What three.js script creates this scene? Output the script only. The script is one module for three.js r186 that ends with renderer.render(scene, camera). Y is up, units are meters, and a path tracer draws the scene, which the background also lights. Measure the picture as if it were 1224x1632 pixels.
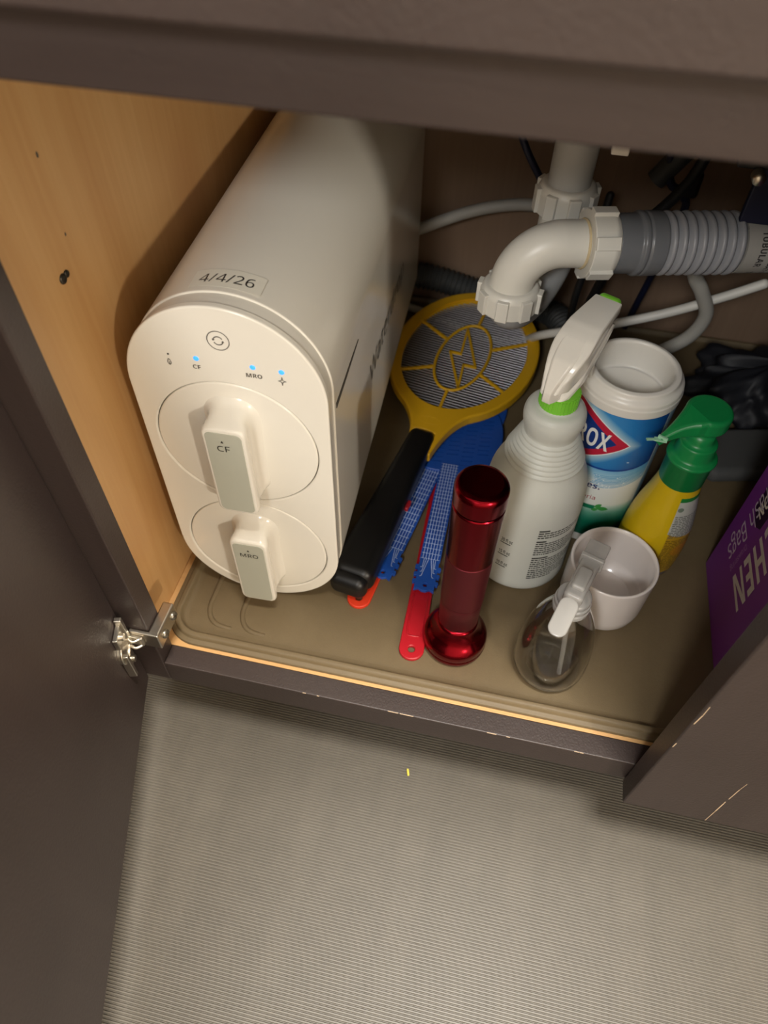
import * as THREE from 'three';
import { mergeGeometries, toCreasedNormals } from 'three/addons/utils/BufferGeometryUtils.js';
import { RoundedBoxGeometry } from 'three/addons/geometries/RoundedBoxGeometry.js';
import { RectAreaLightUniformsLib } from 'three/addons/lights/RectAreaLightUniformsLib.js';

/* ---------------------------------------------------------------- camera, light, exposure */
const scene = new THREE.Scene();
scene.background = new THREE.Color(0x000000);            // a closed room: no sky in view
const camera = new THREE.PerspectiveCamera(70.85, 1224 / 1632, 0.03, 40);
camera.rotation.order = 'YXZ';
camera.position.set(0.1451, 0.5957, 0.2527);
camera.rotation.set(-0.8942, 0.1994, 0.0228);
camera.focus = 0.56;
camera.userData.fStop = 6.3;
scene.add(camera);

const renderer = new THREE.WebGLRenderer({ antialias: true });
renderer.toneMapping = THREE.LinearToneMapping;
renderer.toneMappingExposure = 0.93;
renderer.shadowMap.enabled = true;
renderer.shadowMap.type = THREE.PCFSoftShadowMap;
RectAreaLightUniformsLib.init();

const WARM = new THREE.Color(1.0, 0.915, 0.78);
const SOFT = new THREE.Color(1.0, 0.95, 0.86);
const CLEAN = new THREE.Color(0.98, 0.98, 0.96);
const LAMP = { x: 1.73, y: 1.0, z: 1.76, power: 8, radius: 0.07 };   // unseen lamp at the right, placed to light the filter and left wall
const FRONT_LAMP = { x: -0.05, y: 1.08, z: 1.02, power: 3.0, radius: 0.1 };      // unseen front lamp, placed to light the top rail and the inside
const PANELS = [                                                     // unseen overhead light, placed to light the floor mat
  { x: 0.45, z: 0.24, w: 0.4, d: 0.55, L: 165, c: SOFT, where: 'above the sink' },
];

/* ---------------------------------------------------------------- helpers */
let seed = 7;
const rnd = () => { seed = (seed * 1664525 + 1013904223) >>> 0; return seed / 4294967296; };
const used = {};
function numbered(n) { const k = used[n] = (used[n] ?? -1) + 1; return k ? `${n}_${String(k).padStart(3, '0')}` : n; }
function thing(name, label, category, [x, y, z] = [0, 0, 0], turn = 0, group) {
  const o = new THREE.Group(); o.name = numbered(name); scene.add(o);
  o.position.set(x, y, z); o.rotation.y = turn;
  o.userData = { label, category }; if (group) o.userData.group = group;
  return o;
}
function mesh(name, geo, mat, parent, label) {
  if (Array.isArray(geo)) geo = merge(geo);
  const m = new THREE.Mesh(geo, mat); m.name = parent ? name : numbered(name);
  m.castShadow = m.receiveShadow = true;
  if (label) m.userData.label = label;
  (parent || scene).add(m); return m;
}
function tag(o, label, category, group) { o.userData.label = label; o.userData.category = category; if (group) o.userData.group = group; return o; }
function struct(name, geo, mat) { const m = mesh(name, geo, mat); m.userData.kind = 'structure'; return m; }
function merge(list) {
  return mergeGeometries(list.map(g => {
    const n = g.index ? g.toNonIndexed() : g.clone();
    for (const k of Object.keys(n.attributes)) if (!['position', 'normal', 'uv'].includes(k)) n.deleteAttribute(k);
    if (!n.attributes.uv) n.setAttribute('uv', new THREE.BufferAttribute(new Float32Array(n.attributes.position.count * 2), 2));
    return n;
  }));
}
const V = (x, y, z) => new THREE.Vector3(x, y, z);
/* box given by its limits, with softened edges and uv in metres */
function slab(x0, x1, y0, y1, z0, z1, r = 0.0015, seg = 2) {
  const g = new RoundedBoxGeometry(x1 - x0, y1 - y0, z1 - z0, seg, Math.min(r, (x1 - x0) / 2.01, (y1 - y0) / 2.01, (z1 - z0) / 2.01));
  g.translate((x0 + x1) / 2, (y0 + y1) / 2, (z0 + z1) / 2);
  return metreUv(g);
}
function metreUv(g) {
  const p = g.attributes.position, n = g.attributes.normal, uv = new Float32Array(p.count * 2);
  for (let i = 0; i < p.count; i++) {
    const ax = Math.abs(n.getX(i)), ay = Math.abs(n.getY(i)), az = Math.abs(n.getZ(i));
    const [u, v] = ax > ay && ax > az ? [p.getZ(i), p.getY(i)] : ay > az ? [p.getX(i), p.getZ(i)] : [p.getX(i), p.getY(i)];
    uv[2 * i] = u; uv[2 * i + 1] = v;
  }
  g.setAttribute('uv', new THREE.BufferAttribute(uv, 2));
  return g;
}
const lathe = (pts, seg = 72) => new THREE.LatheGeometry(pts.map(p => new THREE.Vector2(p[0], p[1])), seg);
/* a profile with its corners rounded off: [r, y, round] */
function soft(pts, n = 4) {
  const out = [];
  pts.forEach((p, i) => {
    const r = p[2] || 0, a = pts[i - 1], b = pts[i + 1];
    if (!r || !a || !b) { out.push([p[0], p[1]]); return; }
    const A = new THREE.Vector2(p[0], p[1]), da = new THREE.Vector2(a[0], a[1]).sub(A), db = new THREE.Vector2(b[0], b[1]).sub(A);
    const ra = Math.min(r, da.length() * 0.49), rb = Math.min(r, db.length() * 0.49);
    const P = A.clone().addScaledVector(da.normalize(), ra), Q = A.clone().addScaledVector(db.normalize(), rb);
    for (let k = 0; k <= n; k++) { const t = k / n, s = 1 - t; out.push([s * s * P.x + 2 * s * t * A.x + t * t * Q.x, s * s * P.y + 2 * s * t * A.y + t * t * Q.y]); }
  });
  return out;
}
const curve = (pts, closed = false, tension = 0.5) => new THREE.CatmullRomCurve3(pts.map(p => V(...p)), closed, 'catmullrom', tension);
const tube = (pts, r, seg = 60, rad = 14) => new THREE.TubeGeometry(curve(pts), seg, r, rad, false);
function capped(pts, r, seg = 60, rad = 14) {
  const a = V(...pts[0]), b = V(...pts[pts.length - 1]);
  return [tube(pts, r, seg, rad), new THREE.SphereGeometry(r, rad, 8).translate(a.x, a.y, a.z), new THREE.SphereGeometry(r, rad, 8).translate(b.x, b.y, b.z)];
}
function roundRect(w, h, r, cx = 0, cy = 0) {
  const s = new THREE.Shape(), x = cx - w / 2, y = cy - h / 2;
  s.moveTo(x + r, y); s.lineTo(x + w - r, y); s.absarc(x + w - r, y + r, r, -Math.PI / 2, 0);
  s.lineTo(x + w, y + h - r); s.absarc(x + w - r, y + h - r, r, 0, Math.PI / 2);
  s.lineTo(x + r, y + h); s.absarc(x + r, y + h - r, r, Math.PI / 2, Math.PI);
  s.lineTo(x, y + r); s.absarc(x + r, y + r, r, Math.PI, 1.5 * Math.PI);
  return s;
}
function extrude(shape, depth, bevel = 0.001, seg = 2, curveSegments = 24) {
  return new THREE.ExtrudeGeometry(shape, { depth: depth - 2 * bevel, bevelEnabled: bevel > 0, bevelThickness: bevel, bevelSize: bevel, bevelOffset: -bevel, bevelSegments: seg, curveSegments }).translate(0, 0, bevel);
}
/* profile swept round a rounded rectangle; profile points [inset, height] */
function rimSweep(x0, x1, z0, z1, r, profile) {
  const path = [], N = 12, push = (cx, cz, a0) => { for (let k = 0; k <= N; k++) { const a = a0 + k / N * Math.PI / 2; path.push([cx, cz, Math.cos(a), Math.sin(a)]); } };
  push(x1 - r, z1 - r, 0); push(x0 + r, z1 - r, Math.PI / 2); push(x0 + r, z0 + r, Math.PI); push(x1 - r, z0 + r, 1.5 * Math.PI);
  const pos = [], idx = [], P = profile.length, M = path.length;
  for (const [cx, cz, nx, nz] of path) for (const [d, h] of profile) pos.push(cx + nx * (r - d), h, cz + nz * (r - d));
  for (let i = 0; i < M; i++) for (let j = 0; j < P - 1; j++) {
    const a = i * P + j, b = ((i + 1) % M) * P + j;
    idx.push(a, b, a + 1, b, b + 1, a + 1);
  }
  const g = new THREE.BufferGeometry();
  g.setAttribute('position', new THREE.Float32BufferAttribute(pos, 3)); g.setIndex(idx); g.computeVertexNormals();
  return metreUv(g);
}

/* ---------------------------------------------------------------- computed textures */
function canvas(w, h, draw) {
  const c = document.createElement('canvas'); c.width = w; c.height = h;
  draw(c.getContext('2d'), w, h);
  const t = new THREE.CanvasTexture(c); t.colorSpace = THREE.SRGBColorSpace; t.anisotropy = 8;
  t.magFilter = THREE.LinearFilter;
  return t;
}
function hash(x, y) { let h = (x * 374761393 + y * 668265263) | 0; h = Math.imul(h ^ (h >>> 13), 1274126177); return ((h ^ (h >>> 16)) >>> 0) / 4294967296; }
function vnoise(x, y, px, py) {          // periodic value noise
  const x0 = Math.floor(x), y0 = Math.floor(y), fx = x - x0, fy = y - y0, s = t => t * t * (3 - 2 * t);
  const m = (a, p) => ((a % p) + p) % p, h = (a, b) => hash(m(a, px), m(b, py));
  const u = s(fx), v = s(fy);
  return (h(x0, y0) * (1 - u) + h(x0 + 1, y0) * u) * (1 - v) + (h(x0, y0 + 1) * (1 - u) + h(x0 + 1, y0 + 1) * u) * v;
}
function dataTex(w, h, fn, srgb = true) {
  const d = new Uint8Array(w * h * 4);
  for (let y = 0; y < h; y++) for (let x = 0; x < w; x++) { const c = fn(x / w, y / h); const i = 4 * (y * w + x); d[i] = c[0]; d[i + 1] = c[1]; d[i + 2] = c[2]; d[i + 3] = 255; }
  const t = new THREE.DataTexture(d, w, h); t.wrapS = t.wrapT = THREE.RepeatWrapping; t.magFilter = THREE.LinearFilter;
  t.minFilter = THREE.LinearMipmapLinearFilter; t.generateMipmaps = true; if (srgb) t.colorSpace = THREE.SRGBColorSpace; t.needsUpdate = true;
  return t;
}
const lerp = (a, b, t) => a + (b - a) * t, mix3 = (a, b, t) => [lerp(a[0], b[0], t), lerp(a[1], b[1], t), lerp(a[2], b[2], t)];
function grain(w, h, A, B, C, alongV, stretch = 1) {
  return dataTex(w, h, (u, v) => {
    if (!alongV) [u, v] = [v, u];
    const wob = (vnoise(u * 4, v * 3, 4, 3) - 0.5) * 0.10;
    const a = vnoise((u + wob) * 14, v * 2, 14, 2), f = vnoise((u + wob * .5) * 90, v * 3, 90, 3), ff = vnoise(u * 220, v * 14, 220, 14);
    const t = 0.55 * a + 0.3 * f + 0.15 * ff, k = vnoise(u * 5 + 11, v * 6, 5, 6);
    return mix3(mix3(A, B, t), C, Math.max(0, k - 0.62) * 1.1);
  });
}
const maple = grain(512, 512, [212, 170, 116], [190, 142, 88], [176, 124, 74], true); maple.repeat.set(3, 1.6);
const mapleFlat = grain(512, 512, [214, 172, 118], [194, 148, 94], [180, 130, 80], false); mapleFlat.repeat.set(1.6, 3);
const brownBoard = grain(512, 512, [132, 108, 88], [116, 93, 74], [104, 82, 64], true); brownBoard.repeat.set(3, 2);
const espressoTex = grain(512, 512, [59, 49, 46], [52, 42, 39], [46, 37, 34], false); espressoTex.repeat.set(2, 5);
const espressoUp = grain(512, 512, [59, 49, 46], [52, 42, 39], [46, 37, 34], true); espressoUp.repeat.set(5, 2);
const fineBump = dataTex(256, 256, (u, v) => { const n = 255 * (0.6 * vnoise(u * 64, v * 64, 64, 64) + 0.4 * vnoise(u * 128, v * 128, 128, 128)); return [n, n, n]; }, false);
const bump = (rx, ry) => { const t = fineBump.clone(); t.repeat.set(rx, ry); t.needsUpdate = true; return t; };
const patchy = (A, B, n, rep) => { const t = dataTex(256, 256, (u, v) => mix3(A, B, 0.5 * vnoise(u * n, v * n, n, n) + 0.3 * vnoise(u * n * 4, v * n * 4, n * 4, n * 4) + 0.2 * vnoise(u * 128, v * 128, 128, 128))); t.repeat.set(rep, rep); return t; };

/* ---------------------------------------------------------------- materials */
const std = (color, roughness = 0.5, o = {}) => new THREE.MeshStandardMaterial({ color, roughness, ...o });
const phy = (color, roughness = 0.5, o = {}) => new THREE.MeshPhysicalMaterial({ color, roughness, ...o });
const M = {
  espresso: std(0xffffff, 0.42, { map: espressoTex, bumpMap: bump(12, 12), bumpScale: 0.00012 }),
  espressoUp: std(0xffffff, 0.42, { map: espressoUp, bumpMap: bump(12, 12), bumpScale: 0.00012 }),
  maple: phy(0xffffff, 0.42, { map: maple, clearcoat: 0.25, clearcoatRoughness: 0.4 }),
  mapleFlat: std(0xffffff, 0.45, { map: mapleFlat }),
  brown: std(0xffffff, 0.7, { map: brownBoard }),
  rawEdge: std(0xb9a184, 0.8),
  enamel: phy(0xe8e3d8, 0.2, { clearcoat: 0.5, clearcoatRoughness: 0.06 }),
  enamelBody: phy(0xe0dbd0, 0.26, { clearcoat: 0.4, clearcoatRoughness: 0.12 }),
  seam: std(0x4b4740, 0.8),
  plate: std(0xb2b2a4, 0.5),
  ink: std(0x2b2a28, 0.7),
  tray: phy(0xffffff, 0.5, { map: patchy([112, 97, 72], [104, 89, 65], 8, 4), bumpMap: bump(20, 20), bumpScale: 0.00008, specularIntensity: 0.7 }),
  rubber: std(0xffffff, 0.46, { map: patchy([94, 88, 79], [82, 77, 69], 16, 5) }),
  nickel: std(0xcfc8bb, 0.3, { metalness: 1 }),
  screw: std(0x8f8a80, 0.35, { metalness: 1 }),
  darkScrew: std(0x4a463f, 0.45, { metalness: 0.8 }),
  pvc: phy(0xdedbd2, 0.36, { clearcoat: 0.15 }),
  pvcGrey: phy(0xb4b5b5, 0.4),
  rubberGrey: std(0x6e7074, 0.3),
  flexGrey: std(0x94959a, 0.36),
  sleeve: std(0xa19e98, 0.6),
  hoseWhite: std(0xdddad2, 0.45),
  hoseGrey: std(0xa29f98, 0.5),
  hoseNavy: std(0x171c34, 0.45),
  hoseBlack: std(0x131416, 0.5),
  corrugated: std(0x3a3c3c, 0.55),
  yellow: phy(0xd8a61a, 0.42, {}),
  black: std(0x0c0c0d, 0.38),
  wire: std(0xb4b4bc, 0.3, { metalness: 0.9 }),
  orange: std(0xd8381a, 0.45),
  red: phy(0xb01522, 0.36, {}),
  redDark: std(0x8a1420, 0.45),
  blue: phy(0x1d4fa8, 0.42, {}),
  anodized: std(0x7e121d, 0.2, { metalness: 1 }),
  anodizedMatte: std(0x66222a, 0.45, { metalness: 0.8 }),
  ceramic: phy(0xe4dcd8, 0.18, { clearcoat: 0.6, clearcoatRoughness: 0.08 }),
  milky: phy(0xdfe2dc, 0.42, { transmission: 0.35, thickness: 0, ior: 1.4 }),
  white: phy(0xe6e2da, 0.34, {}),
  whiteGloss: phy(0xece8df, 0.2, { clearcoat: 0.3, clearcoatRoughness: 0.1 }),
  lime: phy(0x7cc83a, 0.4, {}),
  green: phy(0x128444, 0.36, { clearcoat: 0.2 }),
  greenDeep: phy(0x0b6a34, 0.3, { clearcoat: 0.3 }),
  clear: phy(0xf8f8f6, 0.03, { transmission: 1, thickness: 0.0012, ior: 1.48 }),
  frost: phy(0xdedddb, 0.2, { transmission: 0.7, thickness: 0, ior: 1.45 }),
  purpleSide: std(0x74308a, 0.5),
  bag: phy(0x12131a, 0.6, {}),
  stainless: std(0xb8b6b0, 0.3, { metalness: 1 }),
  stone: std(0x6b655c, 0.4),
  paint: std(0xdcd4c6, 0.8),
  ceilingPaint: std(0xdfdad0, 0.85),
  plank: std(0x6e5a48, 0.55),
  led: std(0x2f8dff, 0.4, { emissive: 0x4aa4ff, emissiveIntensity: 1.1 }),
};
const printMat = (t, rough = 0.5, o = {}) => new THREE.MeshPhysicalMaterial({ map: t, transparent: true, roughness: rough, alphaTest: 0, ...o });
/* flat print: a thin sheet with transparent ground */
function print(name, w, h, px, draw, parent, pos, rot = [0, 0, 0], rough = 0.5) {
  const t = canvas(px, Math.round(px * h / w), draw);
  const m = mesh(name, new THREE.PlaneGeometry(w, h), printMat(t, rough), parent);
  m.position.set(...pos); m.rotation.set(...rot); m.castShadow = false;
  return m;
}
const text = (g, s, x, y, size, color, o = {}) => {
  g.save(); g.translate(x, y); g.scale(o.sx || 1, 1); if (o.skew) g.transform(1, 0, o.skew, 1, 0, 0);
  g.font = `${o.style || ''} ${o.bold ? 'bold ' : ''}${size}px ${o.face || 'sans-serif'}`; g.textAlign = o.align || 'center'; g.textBaseline = 'middle';
  g.fillStyle = color; g.fillText(s, 0, 0); g.restore();
};

/* ---------------------------------------------------------------- the room round the cabinet */
{
  const F = -0.136, T = 2.32, X0 = -2.2, X1 = 3.6, Z0 = -0.63, Z1 = 3.2;
  struct('floor', slab(X0, X1, F - 0.05, F, Z0, Z1, 0.001), M.plank);
  struct('ceiling', slab(X0, X1, T, T + 0.06, Z0, Z1, 0.001), M.ceilingPaint);
  struct('wall_back', slab(X0 - 0.1, X1 + 0.1, F - 0.05, T + 0.06, Z0 - 0.1, Z0, 0.001), M.paint);
  struct('wall_front', slab(X0 - 0.1, X1 + 0.1, F - 0.05, T + 0.06, Z1, Z1 + 0.1, 0.001), M.paint);
  struct('wall_left', slab(X0 - 0.1, X0, F - 0.05, T + 0.06, Z0, Z1, 0.001), M.paint);
  struct('wall_right', slab(X1, X1 + 0.1, F - 0.05, T + 0.06, Z0, Z1, 0.001), M.paint);
  PANELS.forEach((p, i) => {
    const t = thing('unseen_ceiling_light', `unseen ceiling light panel, lighting the mat from ${p.where}`, 'ceiling light', [p.x, T, p.z]);
    mesh('frame', slab(-p.w / 2 - 0.02, p.w / 2 + 0.02, -0.02, 0, -p.d / 2 - 0.02, p.d / 2 + 0.02), M.white, t);
    mesh('diffuser', slab(-p.w / 2, p.w / 2, -0.026, -0.019, -p.d / 2, p.d / 2), std(0xffffff, 0.8, { emissive: p.c, emissiveIntensity: 2 }), t);
    const l = new THREE.RectAreaLight(p.c, p.L, p.w, p.d);
    l.position.set(p.x, T - 0.03, p.z); l.lookAt(p.x, -5, p.z); scene.add(l);
  });
  {
    const d = thing('unseen_front_lamp', 'unseen hanging globe lamp, placed to light the cabinet from the front', 'lamp', [FRONT_LAMP.x, FRONT_LAMP.y, FRONT_LAMP.z]);
    mesh('cord', new THREE.CylinderGeometry(0.003, 0.003, T - FRONT_LAMP.y - 0.1, 10).translate(0, (T - FRONT_LAMP.y + 0.1) / 2, 0), M.black, d);
    mesh('cap', lathe(soft([[0.045, 0.085], [0.03, 0.115, 0.01], [0, 0.12]]), 32), M.black, d);
    mesh('bulb', new THREE.SphereGeometry(FRONT_LAMP.radius, 32, 20), std(0xffffff, 0.6, { emissive: CLEAN, emissiveIntensity: 3 }), d);
    const l = new THREE.PointLight(CLEAN, FRONT_LAMP.power, 0, 2);
    l.position.set(FRONT_LAMP.x, FRONT_LAMP.y, FRONT_LAMP.z); l.castShadow = true; l.shadow.mapSize.set(2048, 2048); l.shadow.radius = FRONT_LAMP.radius / 0.02; l.shadow.bias = -0.0004; scene.add(l);
  }
  const t = thing('unseen_right_lamp', 'unseen globe lamp on a pole, placed to light the filter from the right', 'lamp', [LAMP.x, F, LAMP.z]);
  mesh('base', lathe(soft([[0, 0], [0.13, 0, 0.004], [0.13, 0.018, 0.006], [0.012, 0.026]])), M.black, t);
  mesh('pole', new THREE.CylinderGeometry(0.011, 0.011, LAMP.y - F - 0.1, 20).translate(0, (LAMP.y - F - 0.1) / 2 + 0.02, 0), M.black, t);
  mesh('bulb', new THREE.SphereGeometry(0.1, 32, 20).translate(0, LAMP.y - F, 0), std(0xffffff, 0.6, { emissive: WARM, emissiveIntensity: 4 }), t);
  const l = new THREE.PointLight(WARM, LAMP.power, 0, 2);
  l.position.set(LAMP.x, LAMP.y, LAMP.z); l.castShadow = true; l.shadow.mapSize.set(2048, 2048); l.shadow.radius = LAMP.radius / 0.02; l.shadow.bias = -0.0004; scene.add(l);
}

/* ---------------------------------------------------------------- ribbed rubber mat on the floor */
{
  const pitch = 0.0026, z0 = -0.07, z1 = 0.66, x0 = -0.75, x1 = 1.35, y = -0.1235, pos = [], idx = [];
  const prof = [];
  for (let z = z0; z < z1; z += pitch) { prof.push([z, y - 0.0009], [z + pitch * 0.22, y], [z + pitch * 0.62, y], [z + pitch * 0.84, y - 0.0009]); }
  prof.push([z1, y - 0.0009], [z1, -0.1355]); prof.unshift([z0, -0.1355]);
  for (let i = 0; i < prof.length - 1; i++) {
    const [za, ya] = prof[i], [zb, yb] = prof[i + 1], k = pos.length / 3;
    pos.push(x0, ya, za, x1, ya, za, x1, yb, zb, x0, yb, zb); idx.push(k, k + 3, k + 1, k + 1, k + 3, k + 2);
  }
  const k = pos.length / 3; pos.push(x0, -0.1355, z0, x1, -0.1355, z0, x1, -0.1355, z1, x0, -0.1355, z1); idx.push(k, k + 1, k + 2, k, k + 2, k + 3);
  const g = new THREE.BufferGeometry(); g.setAttribute('position', new THREE.Float32BufferAttribute(pos, 3)); g.setIndex(idx);
  const gg = g.toNonIndexed(); gg.computeVertexNormals(); metreUv(gg);
  tag(mesh('floor_mat', gg, M.rubber), 'grey ribbed rubber mat on the floor below the cabinet', 'mat');
  const c = mesh('crumb', capped([[0.1247, -0.1221, 0.003], [0.1262, -0.1219, 0.008]], 0.0011, 8, 8), std(0xd9c34e, 0.6));
  tag(c, 'tiny yellow crumb lying on the ribbed mat', 'crumb');
}

/* ---------------------------------------------------------------- sink base cabinet */
const SX = -0.106, WX = -0.127;
{
  const cab = thing('sink_cabinet', 'dark brown sink base cabinet, left door open and right door shut', 'cabinet', [0, 0, 0]);
  const side = mesh('side_panel', slab(-0.15, WX, -0.033, 0.72, -0.61, -0.018), M.maple, cab, 'maple veneered left inner side');
  for (const [y, z, r] of [[0.3385, -0.084, 0.0034], [0.3392, -0.0885, 0.0025]]) {
    const s = mesh('screw', lathe([[0, 0.0012], [r * 0.3, 0.0009], [r * 0.4, 0.0016], [r * 0.85, 0.0012], [r, 0.0002], [r, -0.002]], 24).rotateZ(-Math.PI / 2), M.darkScrew, side);
    s.position.set(WX, y, z);
  }
  for (const [y, z, r] of [[0.406, -0.101, 0.0013], [0.423, -0.041, 0.002], [0.3585, -0.101, 0.0009]])
    mesh('nail_hole', new THREE.SphereGeometry(r, 12, 8).scale(0.25, 1.4, 0.8).translate(WX, y, z), M.seam, side);
  mesh('side_panel', slab(0.735, 0.753, -0.033, 0.72, -0.61, -0.018), M.brown, cab);
  mesh('back_panel', slab(WX, 0.735, -0.033, 0.72, -0.618, -0.606), M.brown, cab, 'plain brown back board');
  mesh('bottom_panel', slab(WX, 0.735, -0.017, 0, -0.606, -0.0195, 0.0006), M.mapleFlat, cab, 'maple cabinet floor');
  mesh('stile', slab(-0.152, SX, -0.033, 0.66, -0.02, 0), M.espressoUp, cab);
  mesh('stile', slab(0.72, 0.755, -0.033, 0.66, -0.02, 0), M.espressoUp, cab);
  mesh('bottom_rail', slab(SX + 0.0002, 0.72, -0.033, 0.0003, -0.0195, 0, 0.0012), M.espresso, cab);
  mesh('top_rail', slab(SX + 0.0002, 0.72, 0.4865, 0.66, -0.02, 0, 0.0015), M.espresso, cab);
  mesh('drawer_front', slab(-0.14, 0.745, 0.5168, 0.665, 0.0005, 0.0205, 0.002), M.espresso, cab);
  mesh('toe_kick', slab(-0.15, 0.753, -0.136, -0.033, -0.09, -0.074), M.black, cab);
  const rd = mesh('door', slab(0.3108, 0.745, -0.0345, 0.4985, 0.0008, 0.0208, 0.0018), M.espressoUp, cab, 'right door, shut, with pale scratches');
  const sc = (pts, w) => mesh('scratch', pts.slice(1).map((p, i) => { const q = pts[i], l = Math.hypot(p[0] - q[0], p[1] - q[1]); return new THREE.BoxGeometry(l * 0.96, w * (0.6 + 0.8 * rnd()), 0.0001).rotateZ(Math.atan2(p[1] - q[1], p[0] - q[0])).translate((p[0] + q[0]) / 2, (p[1] + q[1]) / 2, 0.0208); }), M.rawEdge, rd);
  sc([[0.3786, -0.033], [0.3780, -0.008], [0.3774, 0.012], [0.3771, 0.016]], 0.0007);
  sc([[0.3772, 0.022], [0.3768, 0.045], [0.3772, 0.058]], 0.0005);
  sc([[0.3125, 0.135], [0.3133, 0.15], [0.3131, 0.163]], 0.0006);
  sc([[0.3118, 0.094], [0.3122, 0.101]], 0.0012);
  /* chips of bare wood on the front edge of the bottom rail */
  for (const [x, l] of [[0.026, 0.003], [0.106, 0.009], [0.118, 0.012], [0.192, 0.008], [0.206, 0.003], [0.264, 0.004], [0.268, 0.003], [0.0385, 0.002]])
    mesh('wood_chip', new THREE.BoxGeometry(l, 0.0006, 0.0005).translate(x, -0.0001, -0.0004), M.rawEdge, cab);

  /* the open door and its hinge */
  const pivot = new THREE.Group(); pivot.name = 'door'; pivot.position.set(-0.1285, 0, 0.001); pivot.rotation.y = -73 * Math.PI / 180; cab.add(pivot);
  pivot.userData.label = 'left door, swung open';
  mesh('door_panel', slab(0.0, 0.435, -0.0345, 0.4985, 0, 0.02, 0.0018), M.espressoUp, pivot);
  /* cup half of the hinge on the door's inner face (the face looks to local -z) */
  mesh('hinge_cup', [
    slab(0.006, 0.0105, 0.046, 0.084, -0.0065, -0.0004, 0.0008),
    slab(0.0245, 0.0285, 0.022, 0.056, -0.0075, -0.0004, 0.0008),
    new THREE.CylinderGeometry(0.0125, 0.0125, 0.003, 28).rotateX(Math.PI / 2).translate(0.0185, 0.053, -0.0016),
    new THREE.TorusGeometry(0.0118, 0.0013, 10, 28).translate(0.0185, 0.053, -0.0034),
    slab(0.0105, 0.0255, 0.064, 0.078, -0.0042, -0.0004, 0.0006),
    slab(0.0105, 0.0255, 0.028, 0.042, -0.0042, -0.0004, 0.0006),
    new THREE.CylinderGeometry(0.0032, 0.0032, 0.003, 16).rotateX(Math.PI / 2).translate(0.0175, 0.0715, -0.0055),
    new THREE.CylinderGeometry(0.0032, 0.0032, 0.003, 16).rotateX(Math.PI / 2).translate(0.0175, 0.0345, -0.0055),
  ], M.nickel, pivot, 'nickel hinge cup');
  const hinge = new THREE.Group(); hinge.name = 'hinge'; cab.add(hinge);
  hinge.userData.label = 'shiny nickel face-frame hinge';
  const shell = new THREE.Shape([[-0.0195, 0.0022], [-0.033, 0.0022], [-0.033, 0], [-0.0175, 0.0]].map(p => new THREE.Vector2(...p)));
  mesh('mounting_plate', [
    slab(SX + 0.0002, SX + 0.0102, 0.0385, 0.0585, -0.0305, 0.0035, 0.0018),
    slab(SX - 0.0165, SX + 0.0102, 0.0385, 0.0585, 0.0004, 0.0042, 0.0012),
  ], M.nickel, hinge);
  mesh('arm', [
    slab(SX - 0.022, SX - 0.004, 0.0425, 0.0545, 0.0042, 0.0072, 0.001),
    ...[0.0432, 0.0538].map(y => tube([[SX - 0.006, y, 0.0068], [SX - 0.0105, y, 0.0105], [SX - 0.0155, y + 0.001, 0.0095], [SX - 0.0205, y, 0.012], [SX - 0.0225, y, 0.017]], 0.0014, 30, 8)),
    slab(SX - 0.0235, SX - 0.0165, 0.0435, 0.0535, 0.0085, 0.0115, 0.001),
  ], M.nickel, hinge);
  for (const [y, z] of [[0.0485, -0.0235], [0.0475, -0.006]]) {
    const s = mesh('screw', [lathe([[0, 0.0022], [0.0012, 0.0018], [0.0018, 0.0026], [0.0036, 0.0022], [0.0042, 0.0006], [0.0042, 0]], 20), new THREE.BoxGeometry(0.006, 0.0007, 0.001).translate(0, 0.0026, 0), new THREE.BoxGeometry(0.001, 0.0007, 0.006).translate(0, 0.0026, 0)], M.screw, hinge);
    s.rotation.z = -Math.PI / 2; s.position.set(SX + 0.0102, y, z);
  }
}

/* countertop and sink above the opening (out of the frame; they shade the inside) */
{
  const s = thing('countertop', 'stone countertop above the sink cabinet', 'countertop', [0, 0, 0]);
  mesh('slab', [slab(-0.9, 0.02, 0.722, 0.752, -0.63, 0.036), slab(0.56, 1.5, 0.722, 0.752, -0.63, 0.036), slab(0.0195, 0.5605, 0.722, 0.752, -0.63, -0.54), slab(0.0195, 0.5605, 0.722, 0.752, -0.1, 0.036)], M.stone, s);
  const b = thing('sink_basin', 'stainless sink basin hanging under the countertop', 'sink', [0, 0, 0]);
  mesh('bowl', [slab(0.02, 0.56, 0.52, 0.523, -0.54, -0.1), slab(0.0165, 0.02, 0.52, 0.73, -0.54, -0.1), slab(0.56, 0.5635, 0.52, 0.73, -0.54, -0.1), slab(0.0165, 0.5635, 0.52, 0.73, -0.5435, -0.54), slab(0.0165, 0.5635, 0.52, 0.73, -0.1, -0.0965)], M.stainless, b);
  mesh('drain_flange', lathe(soft([[0.018, 0.44], [0.03, 0.44, 0.004], [0.032, 0.47], [0.044, 0.5, 0.004], [0.046, 0.52]])).translate(0.1745, 0, -0.39), M.stainless, b);
}

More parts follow.
